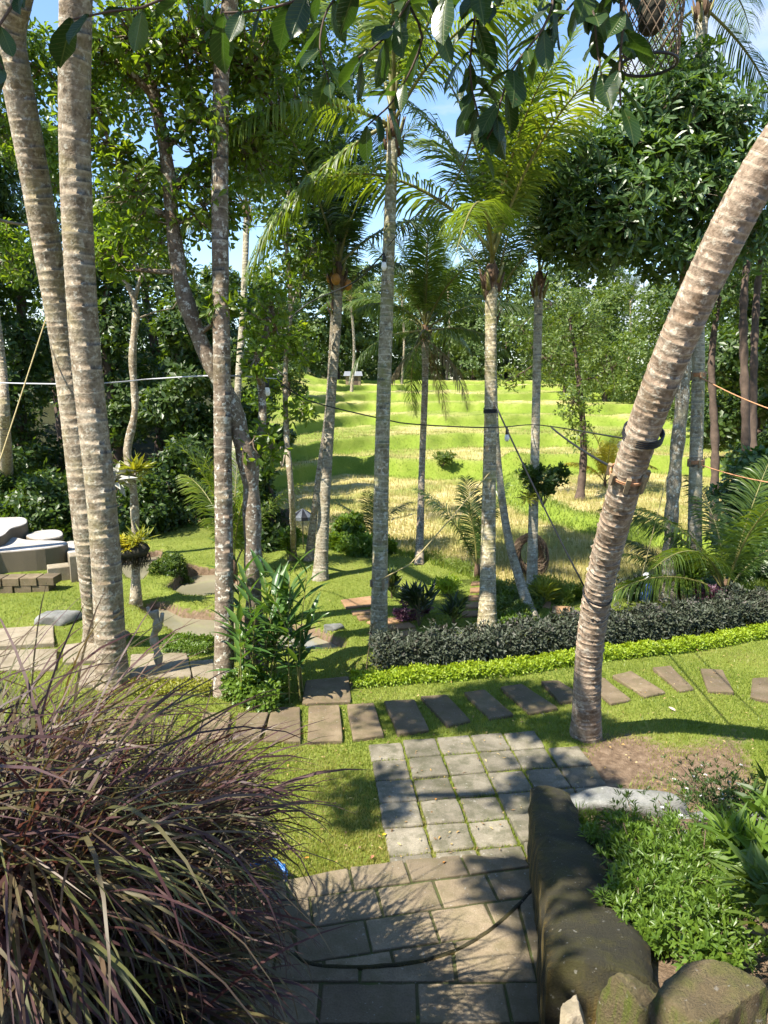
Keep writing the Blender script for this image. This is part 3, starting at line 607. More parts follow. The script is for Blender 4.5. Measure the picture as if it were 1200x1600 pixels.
def crown(root, top, rng, n=14, L=3.2, kind='green', els=None, az0=0.0, dead=0, skip=None, hoff=.0):
    fs = frond_set(kind); keys = [85, 70, 52, 32, 8, -22]
    for i in range(n):
        f = (i+.5)/n; el = els[i % len(els)] if els else keys[min(5, int(f*5.2))]
        az = az0+i*2.3999+rng.uniform(-.2, .2)
        me = fs[el][rng.randrange(2)]; o = ob('frond', me, root); o.location = Vector(top)-root.location+Vector((0, 0, hoff+.25*(1-f)*L/3.2)); sc_ = L/3.2*rng.uniform(.88, 1.1)
        o.scale = (sc_, sc_, sc_); o.rotation_euler = (rng.uniform(-.2, .2), rng.uniform(-.12, .12), az)
    for i in range(dead):
        o = ob('dead_frond', fs['dead'][0], root); o.location = Vector(top)-root.location-Vector((0, 0, .15)); o.scale = (L/3.4,)*3; o.rotation_euler = (rng.uniform(-.2, .2), rng.uniform(-.2, .2), az0+i*2.1+1)
def palm_trunk(root, pts, radii, mat, rs=.1, seg=16, ridge=.05, flare=1.35, seed=0, spike=0.0):
    rg = random.Random(seed); off = root.location; cp, par = catmull([Vector(p)-off for p in pts], .02)
    L = [0.0]
    for i in range(1, len(cp)): L.append(L[-1]+(cp[i]-cp[i-1]).length)
    ra = np.interp(par, range(len(radii)), radii)
    # ring sample positions
    sp = []; x = 0.0
    while x < L[-1]-rs*1.5:
        d = rs*rg.uniform(.75, 1.25)
        sp += [(x, 0.0, -.1), (x+d*.55, .4, .0), (x+d*.8, .7, .55), (x+d*.93, .85, 1.0), (x+d*.985, 1.0, .1)]; x += d
    sp.append((L[-1], 0, 0)); mb = MB(); Xv = Vector((1, 0, 0)); rows = len(sp); ringno = 0; tl = ta = 0.0
    for k, (s_, ph, hh) in enumerate(sp):
        if k % 5 == 0: tl = rg.uniform(.1, .55); ta = rg.uniform(0, 6.28); amp = rg.uniform(.5, 1.4); ringno += 1
        def at(q):
            q = min(max(q, 0), L[-1]); i = int(np.searchsorted(L, q)); i = min(max(i, 1), len(L)-1); f = (q-L[i-1])/max(L[i]-L[i-1], 1e-6); return cp[i-1].lerp(cp[i], f), float(ra[i-1]*(1-f)+ra[i]*f), (cp[i]-cp[i-1]).normalized()
        for j in range(seg):
            a = 2*math.pi*j/seg; q, r0, t = at(s_+rs*.35*tl*math.sin(a+ta)*(1 if k < rows-1 else 0))
            X = (Xv-t*Xv.dot(t)).normalized(); Yv = t.cross(X)
            fl_ = 1+(flare-1)*math.exp(-s_/.28); loc = .6+.6*max(0, math.sin(a*1.0+ta+1)); r1 = r0*fl_*(1+ridge*hh*amp*loc)
            if spike and hh >= .8: r1 += spike*max(0, rg.gauss(.1, .55))*r0*(.25+2.2*math.exp(-((s_-2.1)/.9)**2))
            r1 *= 1+.018*math.sin(a*3+s_*2+seed)
            mb.v.append(q+X*(r1*math.cos(a))+Yv*(r1*math.sin(a))); mb.r.append(.5); mb.al.append(s_); mb.ph.append(ph)
    for i in range(rows-1):
        for j in range(seg): a = i*seg+j; b = i*seg+(j+1) % seg; mb.f.append((a, b, b+seg, a+seg)); mb.m.append(0)
    mb.f.append(tuple((rows-1)*seg+j for j in range(seg))); mb.m.append(0)
    return mb.build('trunk', mat, root, extra=True)
def boots(root, top, r, h, mat='fibre', n=9, seed=0, cut=True):
    """fibrous leaf bases and the green shaft of petioles"""
    rg = random.Random(seed); mb = MB(); t = Vector(top)-root.location
    mb.tube([t+Vector((0, 0, -h)), t+Vector((0, 0, -h*.5)), t+Vector((0, 0, 0)), t+Vector((0, 0, h*.5))], [r*1.02, r*1.12, r*1.3, r*.7], 10, jit=.12, rng=rg)
    for i in range(n):
        a = i*2.4; z = -h*rg.uniform(.1, 1); d = Vector((math.cos(a), math.sin(a), 0)); b0 = t+d*r*1.05+Vector((0, 0, z))
        mb.tube([b0, b0+d*.04+Vector((0, 0, .12)), b0+d*.1+Vector((0, 0, .3))], [r*.4, r*.3, r*.12], 5, mi=i % 2)
    mb.build('leaf_base', [MAT[mat], MAT['rachis']], root)
def palm(name, label, pts, radii, mat, crown_kw=None, rs=.1, seg=16, ridge=.05, flare=1.35, seed=0, spike=0, boot=True, group=None, cat='palm tree', coco=0):
    b = Vector(pts[0]); r = thing(name, label, cat, (b.x, b.y, b.z), group); rg = random.Random(seed)
    palm_trunk(r, pts, radii, mat, rs, seg, ridge, flare, seed, spike)
    if crown_kw is not None:
        crown(r, pts[-1], rg, **crown_kw)
        if boot: boots(r, pts[-1], radii[-1], .38, seed=seed)
    for i in range(coco):
        a = i*2.1+seed; mb = MB(); c = Vector(pts[-1])-b+Vector((math.cos(a)*.2, math.sin(a)*.2, -.1-.07*(i % 3)))
        mb.tube([c+Vector((0, 0, .12)), c+Vector((0, 0, .08)), c, c+Vector((0, 0, -.08)), c+Vector((0, 0, -.11))], [.02, .075, .1, .07, .02], 10); mb.build('coconut', MAT['coconut'], r)
    return r
def hit(px, py):
    r = ray(px, py); tt = np.arange(3.0, 60, .02); Xr = r.x*tt; Yr = r.y*tt; Zr = CZ+r.z*tt; h = terrain(Xr, Yr)[0]; k = int(np.argmax(Zr < h)); return Vector((Xr[k], Yr[k], Zr[k]))
def pxline(l): return [P(x, y, d) for x, y, d in l]
def drop(pt): return Vector((pt.x, pt.y, hz_(pt.x, pt.y)-.06))
def palm_px(name, label, base_px, line, widths, mat, ext=None, **kw):
    """base on the ground, then points at given depths; widths in photo pixels"""
    b = drop(hit(*base_px)); pts = [b]+pxline(line); rr = [widths[0]*depth(b)/F/2]+[wd*l[2]/F/2 for wd, l in zip(widths[1:], line)]
    if ext: pts.append(pts[-1]+Vector(ext)); rr.append(rr[-1]*.85)
    return palm(name, label, pts, rr, mat, **kw)
PB = 'coconut palms of the garden'
palm_px('coconut_palm', 'thick straight palm trunk at far left, rising from the purple grass', (176, 1068), [(160, 800, 9.15), (131, 520, 8.6), (118, 250, 8.0), (118, 0, 7.4), (125, -300, 6.9)], [46, 44, 45, 47, 49, 49], MAT['palm_bark'], rs=.12, seg=26, ridge=.022, seed=3, ext=(-3.0, 3.2, 5.0), group=PB, crown_kw=dict(n=7, L=3.0))
palm_px('coconut_palm', 'thick palm trunk leaning left behind the straight one at far left', (158, 1000), [(140, 850, 10.3), (104, 560, 9.7), (62, 320, 9.0), (18, 80, 8.3), (-30, -180, 7.8)], [44, 43, 41, 43, 46, 48], MAT['palm_bark'], rs=.11, seg=24, ridge=.022, seed=5, ext=(-5.0, 2.2, 5.0), group=PB, crown_kw=dict(n=7, L=3.0))
palm_px('coconut_palm', 'big pinkish palm leaning to the right with ropes and wooden blocks round its trunk', (915, 1148), [(921, 1020, 7.75), (940, 900, 7.2), (982, 740, 6.35), (1040, 580, 5.65), (1105, 430, 5.15), (1190, 265, 4.75), (1330, 60, 4.4), (1440, -140, 4.3)], [42, 41, 44, 49, 55, 59, 63, 66, 66], MAT['palm_bark_pink'], rs=.075, seg=30, ridge=.02, seed=9, ext=(1.2, -.3, 2.5), group=PB, spike=.05, flare=1.25, crown_kw=dict(n=12, L=3.4))
palm_px('coconut_palm', 'slim straight mossy palm in the centre with a metal band round its trunk', (592, 1008), [(594, 850, 10.95), (600, 600, 10.7), (608, 380, 10.5), (614, 200, 10.3)], [26, 24, 22, 19, 17], MAT['palm_bark_moss'], rs=.09, ridge=.03, seed=11, group=PB, crown_kw=dict(n=10, L=3.2, kind='yellow', els=[85, 85, 70, 70, 52, 85, -22, 52, 70, 8], az0=1.3))
palm_px('coconut_palm', 'mossy palm with bright yellow green crown right of the centre', (761, 988), [(763, 850, 11.7), (766, 650, 11.6), (767, 520, 11.5), (768, 432, 11.4)], [28, 23, 19, 18, 20], MAT['palm_bark_moss'], rs=.09, ridge=.03, seed=13, group=PB, crown_kw=dict(n=13, L=3.4, kind='yellow', els=[85, 70, 70, 85, 52, 85, 70, 32, 70], az0=.35, hoff=.2))
palm_px('coconut_palm', 'pale smooth palm with upright fronds and orange fruit, left of the centre', (500, 905), [(508, 770, 14.6), (518, 620, 14.5), (527, 500, 14.4), (528, 425, 14.3)], [22, 17, 14, 13, 15], MAT['palm_bark_pale'], rs=.08, ridge=.025, seed=15, group=PB, crown_kw=dict(n=9, L=3.3, kind='dark', els=[85, 85, 70, 85, 70, 52, 70, 85], az0=.8), coco=5)
palm_px('coconut_palm', 'slender far palm with a full drooping crown in front of the rice terraces', (655, 882), [(659, 740, 17.6), (664, 600, 17.6), (664, 520, 17.5)], [13, 10, 10, 11], MAT['palm_bark'], rs=.1, seg=12, ridge=.03, seed=17, group=PB, crown_kw=dict(n=20, L=2.7, kind='green', az0=.2, dead=3))
palm_px('coconut_palm', 'dark slanting palm trunk just behind the pale smooth palm', (482, 876), [(496, 760, 15.6), (512, 640, 15.6), (522, 480, 15.6)], [13, 10, 9, 9], MAT['palm_bark'], rs=.1, seg=12, ridge=.03, seed=19, group=PB, crown_kw=dict(n=7, L=2.4, kind='dark', els=[85, 70, 52]))
palm_px('coconut_palm', 'thin palm trunk right of the yellow green palm, carrying a leafy epiphyte', (831, 928), [(834, 780, 13.8), (838, 620, 13.7), (842, 440, 13.6)], [17, 15, 13, 14], MAT['palm_bark_pale'], rs=.09, seg=12, ridge=.025, seed=21, group=PB, crown_kw=dict(n=7, L=2.2, kind='dark', els=[85, 85, 70]))
palm_px('coconut_palm', 'thin crooked palm slanting left between the two mossy palms', (832, 962), [(812, 905, 12.9), (794, 840, 13.0), (781, 750, 13.1), (773, 640, 13.1), (770, 480, 13.1)], [17, 15, 13, 11, 10, 10], MAT['palm_bark_pale'], rs=.09, seg=12, ridge=.025, seed=23, group=PB, crown_kw=dict(n=6, L=2.2, kind='green', els=[85, 70]))
palm_px('coconut_palm', 'slim upright palm with rope bands behind the hedge at the right', (1085, 938), [(1086, 780, 13.7), (1091, 580, 13.5), (1090, 380, 13.3), (1092, 180, 13.1), (1098, 10, 13.0)], [23, 20, 19, 17, 16, 17], MAT['palm_bark_pale'], rs=.1, seg=14, ridge=.03, seed=25, group=PB, crown_kw=dict(n=14, L=3.2, kind='green', az0=.5))
palm_px('coconut_palm', 'thin palm at the left edge beside the stone bench', (12, 792), [(8, 680, 17), (0, 560, 16.9), (-25, 380, 16.8), (-60, 200, 16.8)], [20, 17, 16, 15, 15], MAT['palm_bark'], rs=.1, seg=12, ridge=.03, seed=27, group=PB, crown_kw=dict(n=12, L=3.2))
palm_px('coconut_palm', 'tall spotted straight trunk behind the crooked tree, left of the ginger plant', (350, 1085), [(350, 850, 9.3), (347, 600, 9.0), (344, 350, 8.7), (345, 130, 8.5), (348, -150, 8.2)], [31, 28, 27, 26, 25, 25], MAT['trunk_spotted'], rs=.12, seg=18, ridge=.006, seed=29, ext=(-1.9, 3.6, 6.0), group=PB, flare=1.2, crown_kw=dict(n=7, L=3.0))
palm_px('coconut_palm', 'thin pale far palm trunk between the spotted trunk and the pale smooth palm', (366, 830), [(370, 640, 20.5), (380, 480, 20.5), (386, 330, 20.4)], [13, 11, 10, 10], MAT['palm_bark_pale'], rs=.1, seg=10, ridge=.03, seed=31, group=PB, crown_kw=dict(n=10, L=2.8, kind='dark'))
# young palms
def young(label, px, py, kind, els, L, az, seed, name='young_palm', z=None, loc=None):
    b = drop(hit(px, py)) if loc is None else Vector(loc); r = thing(name, label, 'young palm', b, 'young palms'); rg = random.Random(seed); fs = frond_set(kind)
    mb = MB(); mb.tube([(0, 0, 0), (0, 0, .12*L), (0, 0, .2*L)], [.035*L, .03*L, .015*L], 8, jit=.1, rng=rg); mb.build('stem', MAT['fibre'], r)
    for el, a in zip(els, az):
        o = ob('frond', fs[el][rg.randrange(2)], r); s_ = L/3.2*rg.uniform(.9, 1.1); o.scale = (s_,)*3; o.location = (0, 0, .1*L); o.rotation_euler = (rg.uniform(-.15, .15), rg.uniform(-.1, .1), a)
    return r
young('dark young palm with four stiff fronds behind the central palm', 583, 852, 'dark', [85, 70, 70, 52, 85], 1.55, [1.2, .15, 3.2, 3.0, 4.5], 1)
young('slim upright young palm left of the mossy palm by the lawn edge', 745, 902, 'dark', [85, 85, 85, 70], 2.0, [.4, 3.2, 1.8, 2.9], 2)
young('bright yellow green young palm behind the tall spotted trunk', 366, 905, 'yellow', [85, 85, 85, 70, 70, 85], 2.6, [.2, 2.9, 3.3, .5, 2.6, 1.5], 3)
young('young palm whose pale frond shows left of the big palm pair', 118, 818, 'yellow', [52, 52, 70, 32], 1.9, [3.0, 2.2, 1.0, 3.6], 4)
young('large young palm with broad fronds at the right behind the hedge', 1132, 945, 'green', [70, 52, 85, 70, 52, 32, 70, 52], 2.7, [3.0, 2.6, .8, 1.9, .2, 3.3, 5.0, 3.9], 5)
young('dark low young palm left of the large young palm at the right', 1062, 930, 'dark', [52, 32, 52], 1.5, [2.9, 3.4, 2.2], 6)
yb_ = Vector((P(946, 742, 30).x, P(946, 742, 30).y, 0)); yb_.z = hz_(yb_.x, yb_.y)
young('small golden yellow palm out on the rice field', 0, 0, 'gold', [85, 70, 70, 52, 52, 70, 85], 2.3, [.3, 1.4, 2.6, 3.4, 5.9, 4.4, 3.0], 7, loc=yb_)
for k, (px, py, d, L, lb) in enumerate(((548, 470, 70, 3.8, 'far palm beside the tin hut'), (700, 455, 92, 4.2, 'far palm right of the slender drooping palm'), (628, 470, 88, 4.0, 'far palm behind the central mossy trunk'), (985, 470, 88, 4.0, 'far palm above the bright trees at the right'))):
    tp = P(px, py, d); b = Vector((tp.x, tp.y, hz_(tp.x, tp.y)-.2))
    palm('coconut_palm', lb+' at the top of the terraces', [b, b.lerp(tp, .5)+Vector((.3, 0, 0)), tp], [.16, .13, .12], MAT['palm_bark'], dict(n=14, L=L, kind='green'), .15, 8, .03, seed=40+k, boot=False, group='far palms', cat='palm tree')
# ------------------------------------------------------------------ broadleaf trees
def tree(name, label, trunk, radii, blobs, ncl, k, L, W, kind, lmat, bmat, seed, limbs=True, twigs=0, extra=(), cat='tree', group=None, tilt=(62, 16), power=.42, droop_=0.0):
    rng = np.random.default_rng(seed); rg = random.Random(seed); b = Vector(trunk[0]); r = thing(name, label, cat, b, group)
    mb = MB(); cp, par = catmull([Vector(p)-b for p in trunk], .18); rr = np.interp(par, range(len(radii)), radii)
    rr = [float(x)*(1+.1*math.sin(i*1.7)+rg.uniform(-.06, .06))*(1+.5*math.exp(-i*.8)) for i, x in enumerate(rr)]
    mb.tube(cp, rr, 10, jit=.05, rng=rg); mb.build('trunk', bmat, r)
    nodes = [p for p in cp[len(cp)//3:]]
    for pts, rads in extra:
        mb = MB(); c2, pr = catmull([Vector(p)-b for p in pts], .15); mb.tube(c2, [float(x) for x in np.interp(pr, range(len(rads)), rads)], 8, jit=.07, rng=rg); mb.build('limb', bmat, r); nodes += c2[len(c2)//3:]
    if limbs:
        for bl in blobs:
            c = Vector(bl[:3])-b; st = min(nodes, key=lambda q: (q-c).length+.6*max(0, q.z-c.z+.3)) if nodes else Vector((0, 0, 0)); m = st.lerp(c, .5)+Vector((rg.uniform(-.15, .15), rg.uniform(-.15, .15), -.1*(c-st).length))
            e = c+(c-st)*.25; r0 = max(.012, radii[-1]*.7); mb = MB(); c2, pr = catmull([st, m, c, e], .25); mb.tube(c2, [float(x) for x in np.interp(pr, range(4), [r0, r0*.75, r0*.45, r0*.15])], 6, jit=.08, rng=rg); mb.build('limb', bmat, r); nodes += c2[1:]
    C, O, ix = blob_points(rng, blobs, ncl, power)
    if droop_: O[:, 2] -= droop_
    V, Tt, rn = rosettes(rng, C-np.array(b), O, k, L, W, kind, tilt)
    if twigs:
        mb = MB(); na = np.array([tuple(q) for q in nodes])
        for i in range(min(twigs, ncl)):
            c = Vector(C[i])-b; j = int(np.argmin(np.sum((na-np.array(c))**2, 1))); st = nodes[j]
            m = st.lerp(c, .55)+Vector((rg.uniform(-.06, .06), rg.uniform(-.06, .06), rg.uniform(-.08, .04))); mb.tube([st, m, c], [.011, .007, .004], 4, cap=False)
        t_ = mb.build('twig_work', bmat, r); t_['kind'] = 'stuff'
    co = ob('crown', mesh_np('crown', V, Tt, rn, lmat, False), r); co['kind'] = 'stuff'
    return r
def Bl(px, py, d, rx, ry, rd=None):
    c = P(px, py, d); a = rx*d/F; e = ry*d/F; return (c.x, c.y, c.z, a, rd or a, e)
# crooked leafy tree (left of the centre)
tb = drop(G(396, 1058))
tree('leafy_tree', 'crooked forked tree with rounded leaves in the left middle of the garden', [tb]+pxline([(396, 900, 9.5), (392, 760, 9.4), (386, 715, 9.3), (352, 610, 9.2), (318, 545, 9.1), (285, 450, 9.0), (270, 350, 8.9), (262, 260, 8.8), (238, 140, 8.6), (212, 40, 8.4)]), [.12, .115, .12, .13, .12, .105, .1, .09, .08, .07, .05],
     [Bl(210, 60, 8.3, 100, 70), Bl(150, 170, 8.6, 60, 90), Bl(330, 60, 8.8, 120, 70), Bl(400, 120, 9.0, 60, 60), Bl(390, 230, 9.3, 80, 80), Bl(300, 190, 8.6, 70, 70), Bl(210, 300, 8.8, 70, 70), Bl(320, 320, 9.0, 60, 60), Bl(190, 400, 9.2, 50, 40),
      Bl(400, 560, 9.2, 22, 22), Bl(425, 500, 9.6, 40, 50), Bl(395, 690, 9.2, 16, 30), Bl(350, 480, 9.0, 30, 30), Bl(420, 700, 9.5, 16, 50)],
     1250, 7, .125, .058, 'oval', MAT['leaf_round'], MAT['trunk_spotted'], 101, twigs=1300,
     extra=[(pxline([(392, 740, 9.4), (405, 700, 9.5), (410, 640, 9.6), (408, 560, 9.7), (425, 480, 9.8)]), [.07, .065, .055, .05, .03]), (pxline([(265, 300, 8.85), (310, 260, 9.0), (380, 220, 9.2), (440, 180, 9.3)]), [.06, .05, .04, .02]), (pxline([(240, 150, 8.6), (200, 110, 8.5), (165, 85, 8.4)]), [.05, .04, .025]), (pxline([(268, 340, 8.9), (230, 320, 8.9), (190, 260, 8.9)]), [.045, .035, .02])])
tb = Vector((-9.2, 14.2, 0)); tb.z = hz_(tb.x, tb.y)-.1
tree('leafy_tree', 'leafy tree at the left edge whose foliage shows behind the big palm pair', [tb, tb+Vector((.3, 0, 3)), tb+Vector((.9, .2, 6)), tb+Vector((1.2, .3, 8.5))], [.16, .13, .1, .05],
     [Bl(10, 190, 14, 50, 60), Bl(60, 110, 14, 60, 60), Bl(0, 60, 13.5, 60, 60), Bl(170, 330, 15, 50, 60), Bl(75, 260, 14.5, 40, 50), Bl(190, 130, 14.5, 60, 70), Bl(20, 400, 15, 40, 50)], 1000, 6, .15, .07, 'oval', MAT['leaf_round'], MAT['tree_bark'], 102, twigs=300)
# thin tree carrying ferns and a hanging log
tb = drop(G(212, 948))
tree('slender_tree', 'slender wavy pale tree with ferns and a hanging planter, right of the big palm pair', [tb]+pxline([(212, 860, 13), (209, 770, 12.9), (199, 705, 12.9), (211, 640, 12.9), (207, 560, 12.8), (212, 480, 12.8), (195, 440, 12.7), (165, 415, 12.6)]), [.08, .075, .07, .075, .065, .065, .06, .045, .02],
     [Bl(160, 390, 12.5, 40, 35), Bl(250, 385, 12.6, 40, 35), Bl(205, 345, 12.7, 45, 35), Bl(285, 430, 12.8, 22, 22)], 240, 6, .12, .06, 'oval', MAT['leaf_round'], MAT['trunk_lichen'], 103, twigs=150,
     extra=[(pxline([(210, 470, 12.8), (222, 430, 12.7), (248, 400, 12.6)]), [.045, .035, .02]), (pxline([(211, 500, 12.8), (240, 488, 12.8), (270, 482, 12.9)]), [.02, .014, .008])])
tb = drop(G(459, 882))
tree('slender_tree', 'thin pale branching tree with sparse leaves left of the pale smooth palm', [tb]+pxline([(456, 780, 14.2), (448, 680, 14.1), (446, 580, 14.0), (454, 480, 13.9), (448, 380, 13.8), (455, 250, 13.7), (462, 120, 13.6)]), [.065, .06, .055, .05, .045, .04, .03, .015],
     [Bl(430, 440, 13.8, 40, 40), Bl(480, 400, 13.9, 40, 45), Bl(415, 520, 13.8, 35, 40), Bl(470, 540, 14, 30, 30), Bl(410, 610, 13.8, 30, 30), Bl(470, 640, 14, 22, 24), Bl(450, 330, 13.8, 60, 60), Bl(430, 230, 13.6, 60, 70), Bl(500, 240, 13.8, 50, 70), Bl(440, 120, 13.6, 70, 70), Bl(520, 130, 13.8, 60, 70), Bl(470, 40, 13.6, 80, 50)], 1150, 6, .15, .07, 'oval', MAT['leaf_round'], MAT['trunk_lichen'], 104, twigs=500,
     extra=[(pxline([(454, 480, 13.9), (470, 440, 13.9), (490, 380, 13.9)]), [.03, .022, .012]), (pxline([(446, 590, 14), (430, 575, 13.9), (395, 600, 13.8)]), [.022, .016, .008]), (pxline([(449, 690, 14.1), (440, 730, 14.0), (438, 690, 14)]), [.02, .015, .01])])
# glossy dark tree at the right
tb = drop(G(1045, 938))
tree('glossy_tree', 'dense glossy dark leaved tree filling the upper right, on a lichen spotted trunk', [tb]+pxline([(1048, 830, 13.4), (1056, 720, 13.3), (1068, 600, 13.2), (1072, 470, 13.1), (1068, 360, 13.0), (1040, 240, 12.9)]), [.14, .125, .12, .115, .11, .1, .06],
     [Bl(900, 270, 12.6, 75, 65), Bl(960, 330, 12.4, 90, 70), Bl(1050, 290, 12.6, 90, 80), Bl(1030, 190, 12.8, 90, 70), Bl(1110, 200, 12.8, 80, 75), Bl(1150, 290, 12.6, 70, 80), Bl(1080, 120, 13.0, 60, 50), Bl(930, 380, 12.8, 80, 45), Bl(1060, 390, 12.9, 80, 45), Bl(1150, 380, 13, 60, 55), Bl(880, 350, 12.8, 40, 50), Bl(960, 240, 12.9, 60, 40)],
     1900, 8, .21, .075, 'oval', MAT['leaf_glossy'], MAT['trunk_lichen'], 105, twigs=700, power=.5)
# forest behind
def forest(label, px, d, ytop, ybase, wpx, mat, n, seed, L=.2, W=.11, name='forest_tree', cat='tree', low=.25, bmat='tree_bark_dark', k=6, group='forest trees', kind='quad'):
    rg = random.Random(seed); b = P(px, 800, d); b = Vector((b.x, b.y, hz_(b.x, b.y)-.2)); top = P(px, ytop, d); H = top.z-b.z; R_ = wpx*d/F/2; bl = []
    nb = 9
    for i in range(nb):
        f = low+(1-low)*((i+.5)/nb); rr = R_*(.42+.2*math.sin(math.pi*min(1, f*1.05)))*rg.uniform(.8, 1.15); a = i*2.4+rg.uniform(-.4, .4); off = R_*rg.uniform(.3, .62)*(1-.55*f*f)
        bl.append((b.x+math.cos(a)*off, b.y+math.sin(a)*off, b.z+H*f-rr*.35, rr, rr, rr*rg.uniform(.6, .85)))
    bl.append((b.x, b.y, b.z+H*.86, R_*.45, R_*.45, H*.13))
    tk = [b, b+Vector((rg.uniform(-.2, .2), 0, H*.3)), b+Vector((rg.uniform(-.4, .4), rg.uniform(-.3, .3), H*.6)), b+Vector((rg.uniform(-.3, .3), 0, H*.85))]; r0 = .03*H*.55+.05
    return tree(name, label, tk, [r0, r0*.8, r0*.55, r0*.25], bl, n, k, L, W, kind, MAT[mat], MAT[bmat], seed, cat=cat, group=group, power=.36)
LF = [('dark forest tree at the left edge, above the bench', -20, 25, 170, 250), ('dark forest tree seen left of the leaning palm pair', 45, 27, 230, 190), ('tall dark forest tree behind the big palm pair', 110, 31, 200, 210), ('dark forest tree right of the big palm pair', 190, 26, 330, 170), ('tall dark forest tree behind the slender fern tree', 255, 31, 270, 180),
      ('dark forest tree left of the spotted trunk', 300, 25, 450, 140), ('shaded forest tree behind the crooked tree', 355, 29, 420, 130), ('shaded forest tree behind the thin branching tree', 415, 34, 440, 90), ('dark forest tree by the terrace edge, behind the pale smooth palm', 455, 58, 470, 80)]
for i, (lb, px, d, yt, wp) in enumerate(LF): forest(lb, px, d, yt, 810, wp, 'leaf_forest', 1700, 200+i, L=.24, W=.12, low=.1)
UB = [('low dark bush behind the stone bench', 70, 18.6, 735, 150), ('low dark bush behind the fern tree', 225, 19.2, 740, 120), ('dense dark undergrowth bush left of the spotted trunk', 285, 20.5, 690, 110), ('undergrowth bush behind the big palm pair', 150, 20, 720, 120), ('undergrowth bush at the left edge by the thin palm', 5, 19.5, 700, 110), ('dark bush between the crooked tree and the thatched shelter', 405, 17.5, 720, 90), ('green bush left of the pale palm foot', 545, 17.8, 808, 60)]
for i, (lb, px, d, yt, wp) in enumerate(UB): forest(lb, px, d, yt, 830, wp, 'leaf_forest' if i != 6 else 'leaf_herb', 620, 240+i, L=.16, W=.09, name='bush', cat='bush', low=.02, group='forest bushes')
RF = [('bright feathery tree right of the terraces', 935, 64, 450, 130, 'leaf_bright'), ('bright broad tree in front of the right forest', 1015, 58, 440, 130, 'leaf_bright'), ('light green tree behind the leaning palm', 1095, 52, 430, 130, 'leaf_bright'), ('dark tree at the right edge behind the young palm', 1165, 26, 380, 190, 'leaf_forest'), ('tall dark tree at the right frame edge', 1235, 22, 300, 200, 'leaf_forest'),
      ('dark tree between the slim upright palm and the right edge', 1150, 34, 420, 110, 'leaf_forest'), ('far bright tree above the top terrace at the right', 875, 72, 455, 110, 'leaf_bright')]
for i, (lb, px, d, yt, wp, mt) in enumerate(RF): forest(lb, px, d, yt, 650, wp, mt, 2000, 260+i, L=.27, W=.13, low=.08 if i != 3 else .25)
SB = [('dark glossy bush at the right edge', 1165, 15.2, 700, 120, 'leaf_glossy', .02), ('dark bush right of the rope palm', 1215, 14.6, 790, 110, 'leaf_glossy', .02), ('low bright bush on the terrace edge at the right', 1040, 50, 620, 60, 'leaf_bright', .02), ('bush at the right end of the terraces', 1110, 42, 625, 70, 'leaf_bright', .02)]
for i, (lb, px, d, yt, wp, mt, lw) in enumerate(SB): forest(lb, px, d, yt, 800, wp, mt, 800, 290+i, L=.17, W=.08, name='bush', cat='bush', low=lw, group='bushes at the right')
# fine leaved tree hanging over the terraces
tb = P(905, 800, 27); tb = Vector((tb.x, tb.y, hz_(tb.x, tb.y)-.1))
tree('fine_leaved_tree', 'airy fine leaved tree with low hanging twigs right of the thin epiphyte palm', [tb]+pxline([(912, 700, 27), (905, 600, 27), (890, 500, 27)]), [.16, .13, .1, .05], [Bl(860, 560, 26.6, 50, 40), Bl(905, 520, 27, 50, 45), Bl(945, 580, 26.5, 45, 45), Bl(900, 630, 26.3, 40, 30), Bl(870, 480, 27, 45, 40), Bl(820, 520, 27, 40, 35), Bl(905, 680, 26.2, 22, 22), Bl(800, 590, 26.8, 30, 20)], 900, 6, .17, .07, 'quad', MAT['leaf_bright'], MAT['tree_bark_dark'], 320, twigs=260, droop_=.4)
for i, (lb, px, d, yt, yb2, rpx) in enumerate((('dark trunk of a shaded tree at the right edge', 1168, 17.5, 470, 745, 13), ('second shaded trunk nearest the right edge', 1188, 18.5, 470, 745, 12), ('dark forked trunk behind the rope palm', 1118, 21, 560, 720, 12))):
    b = P(px, 800, d); b = Vector((b.x, b.y, hz_(b.x, b.y)-.2)); e = P(px-6, yt, d)
    tree('shaded_tree', lb, [b, b.lerp(e, .5)+Vector((.08*(-1)**i, 0, 0)), e, e+Vector((.2, .2, 2.0))], [rpx*d/F*.6, rpx*d/F*.5, rpx*d/F*.45, .05], [(e.x-.6, e.y, e.z+1.6, 1.1, 1.1, .8), (e.x+.8, e.y+.3, e.z+2.2, 1.2, 1.2, .9), (e.x, e.y+.2, e.z+3.1, 1.2, 1.2, .8)], 420, 6, .18, .08, 'quad', MAT['leaf_forest'], MAT['tree_bark_dark'], 330+i, group='shaded trees at the right')
FT = [(560, 98, 420, 80), (600, 108, 430, 90), (645, 102, 450, 90), (690, 106, 425, 95), (735, 98, 440, 90), (785, 104, 405, 95), (835, 96, 420, 90), (530, 93, 400, 95), (885, 100, 390, 95), (480, 90, 390, 95), (940, 104, 400, 95)]
FN = ['behind the tin hut', 'behind the central mossy trunk', 'left of the slender drooping palm crown', 'right of the slender drooping palm crown', 'left of the yellow green palm crown', 'right of the yellow green palm', 'behind the thin epiphyte palm', 'behind the pale smooth palm', 'behind the airy fine leaved tree', 'farthest to the left on the terraces', 'farthest to the right on the terraces']
for i, (px, d, yt, wp) in enumerate(FT): forest('far tree on the skyline '+FN[i], px, d, yt, 590, wp*1.35, 'leaf_far', 1100, 350+i, L=.5, W=.28, low=.05, name='skyline_tree', group='skyline trees')
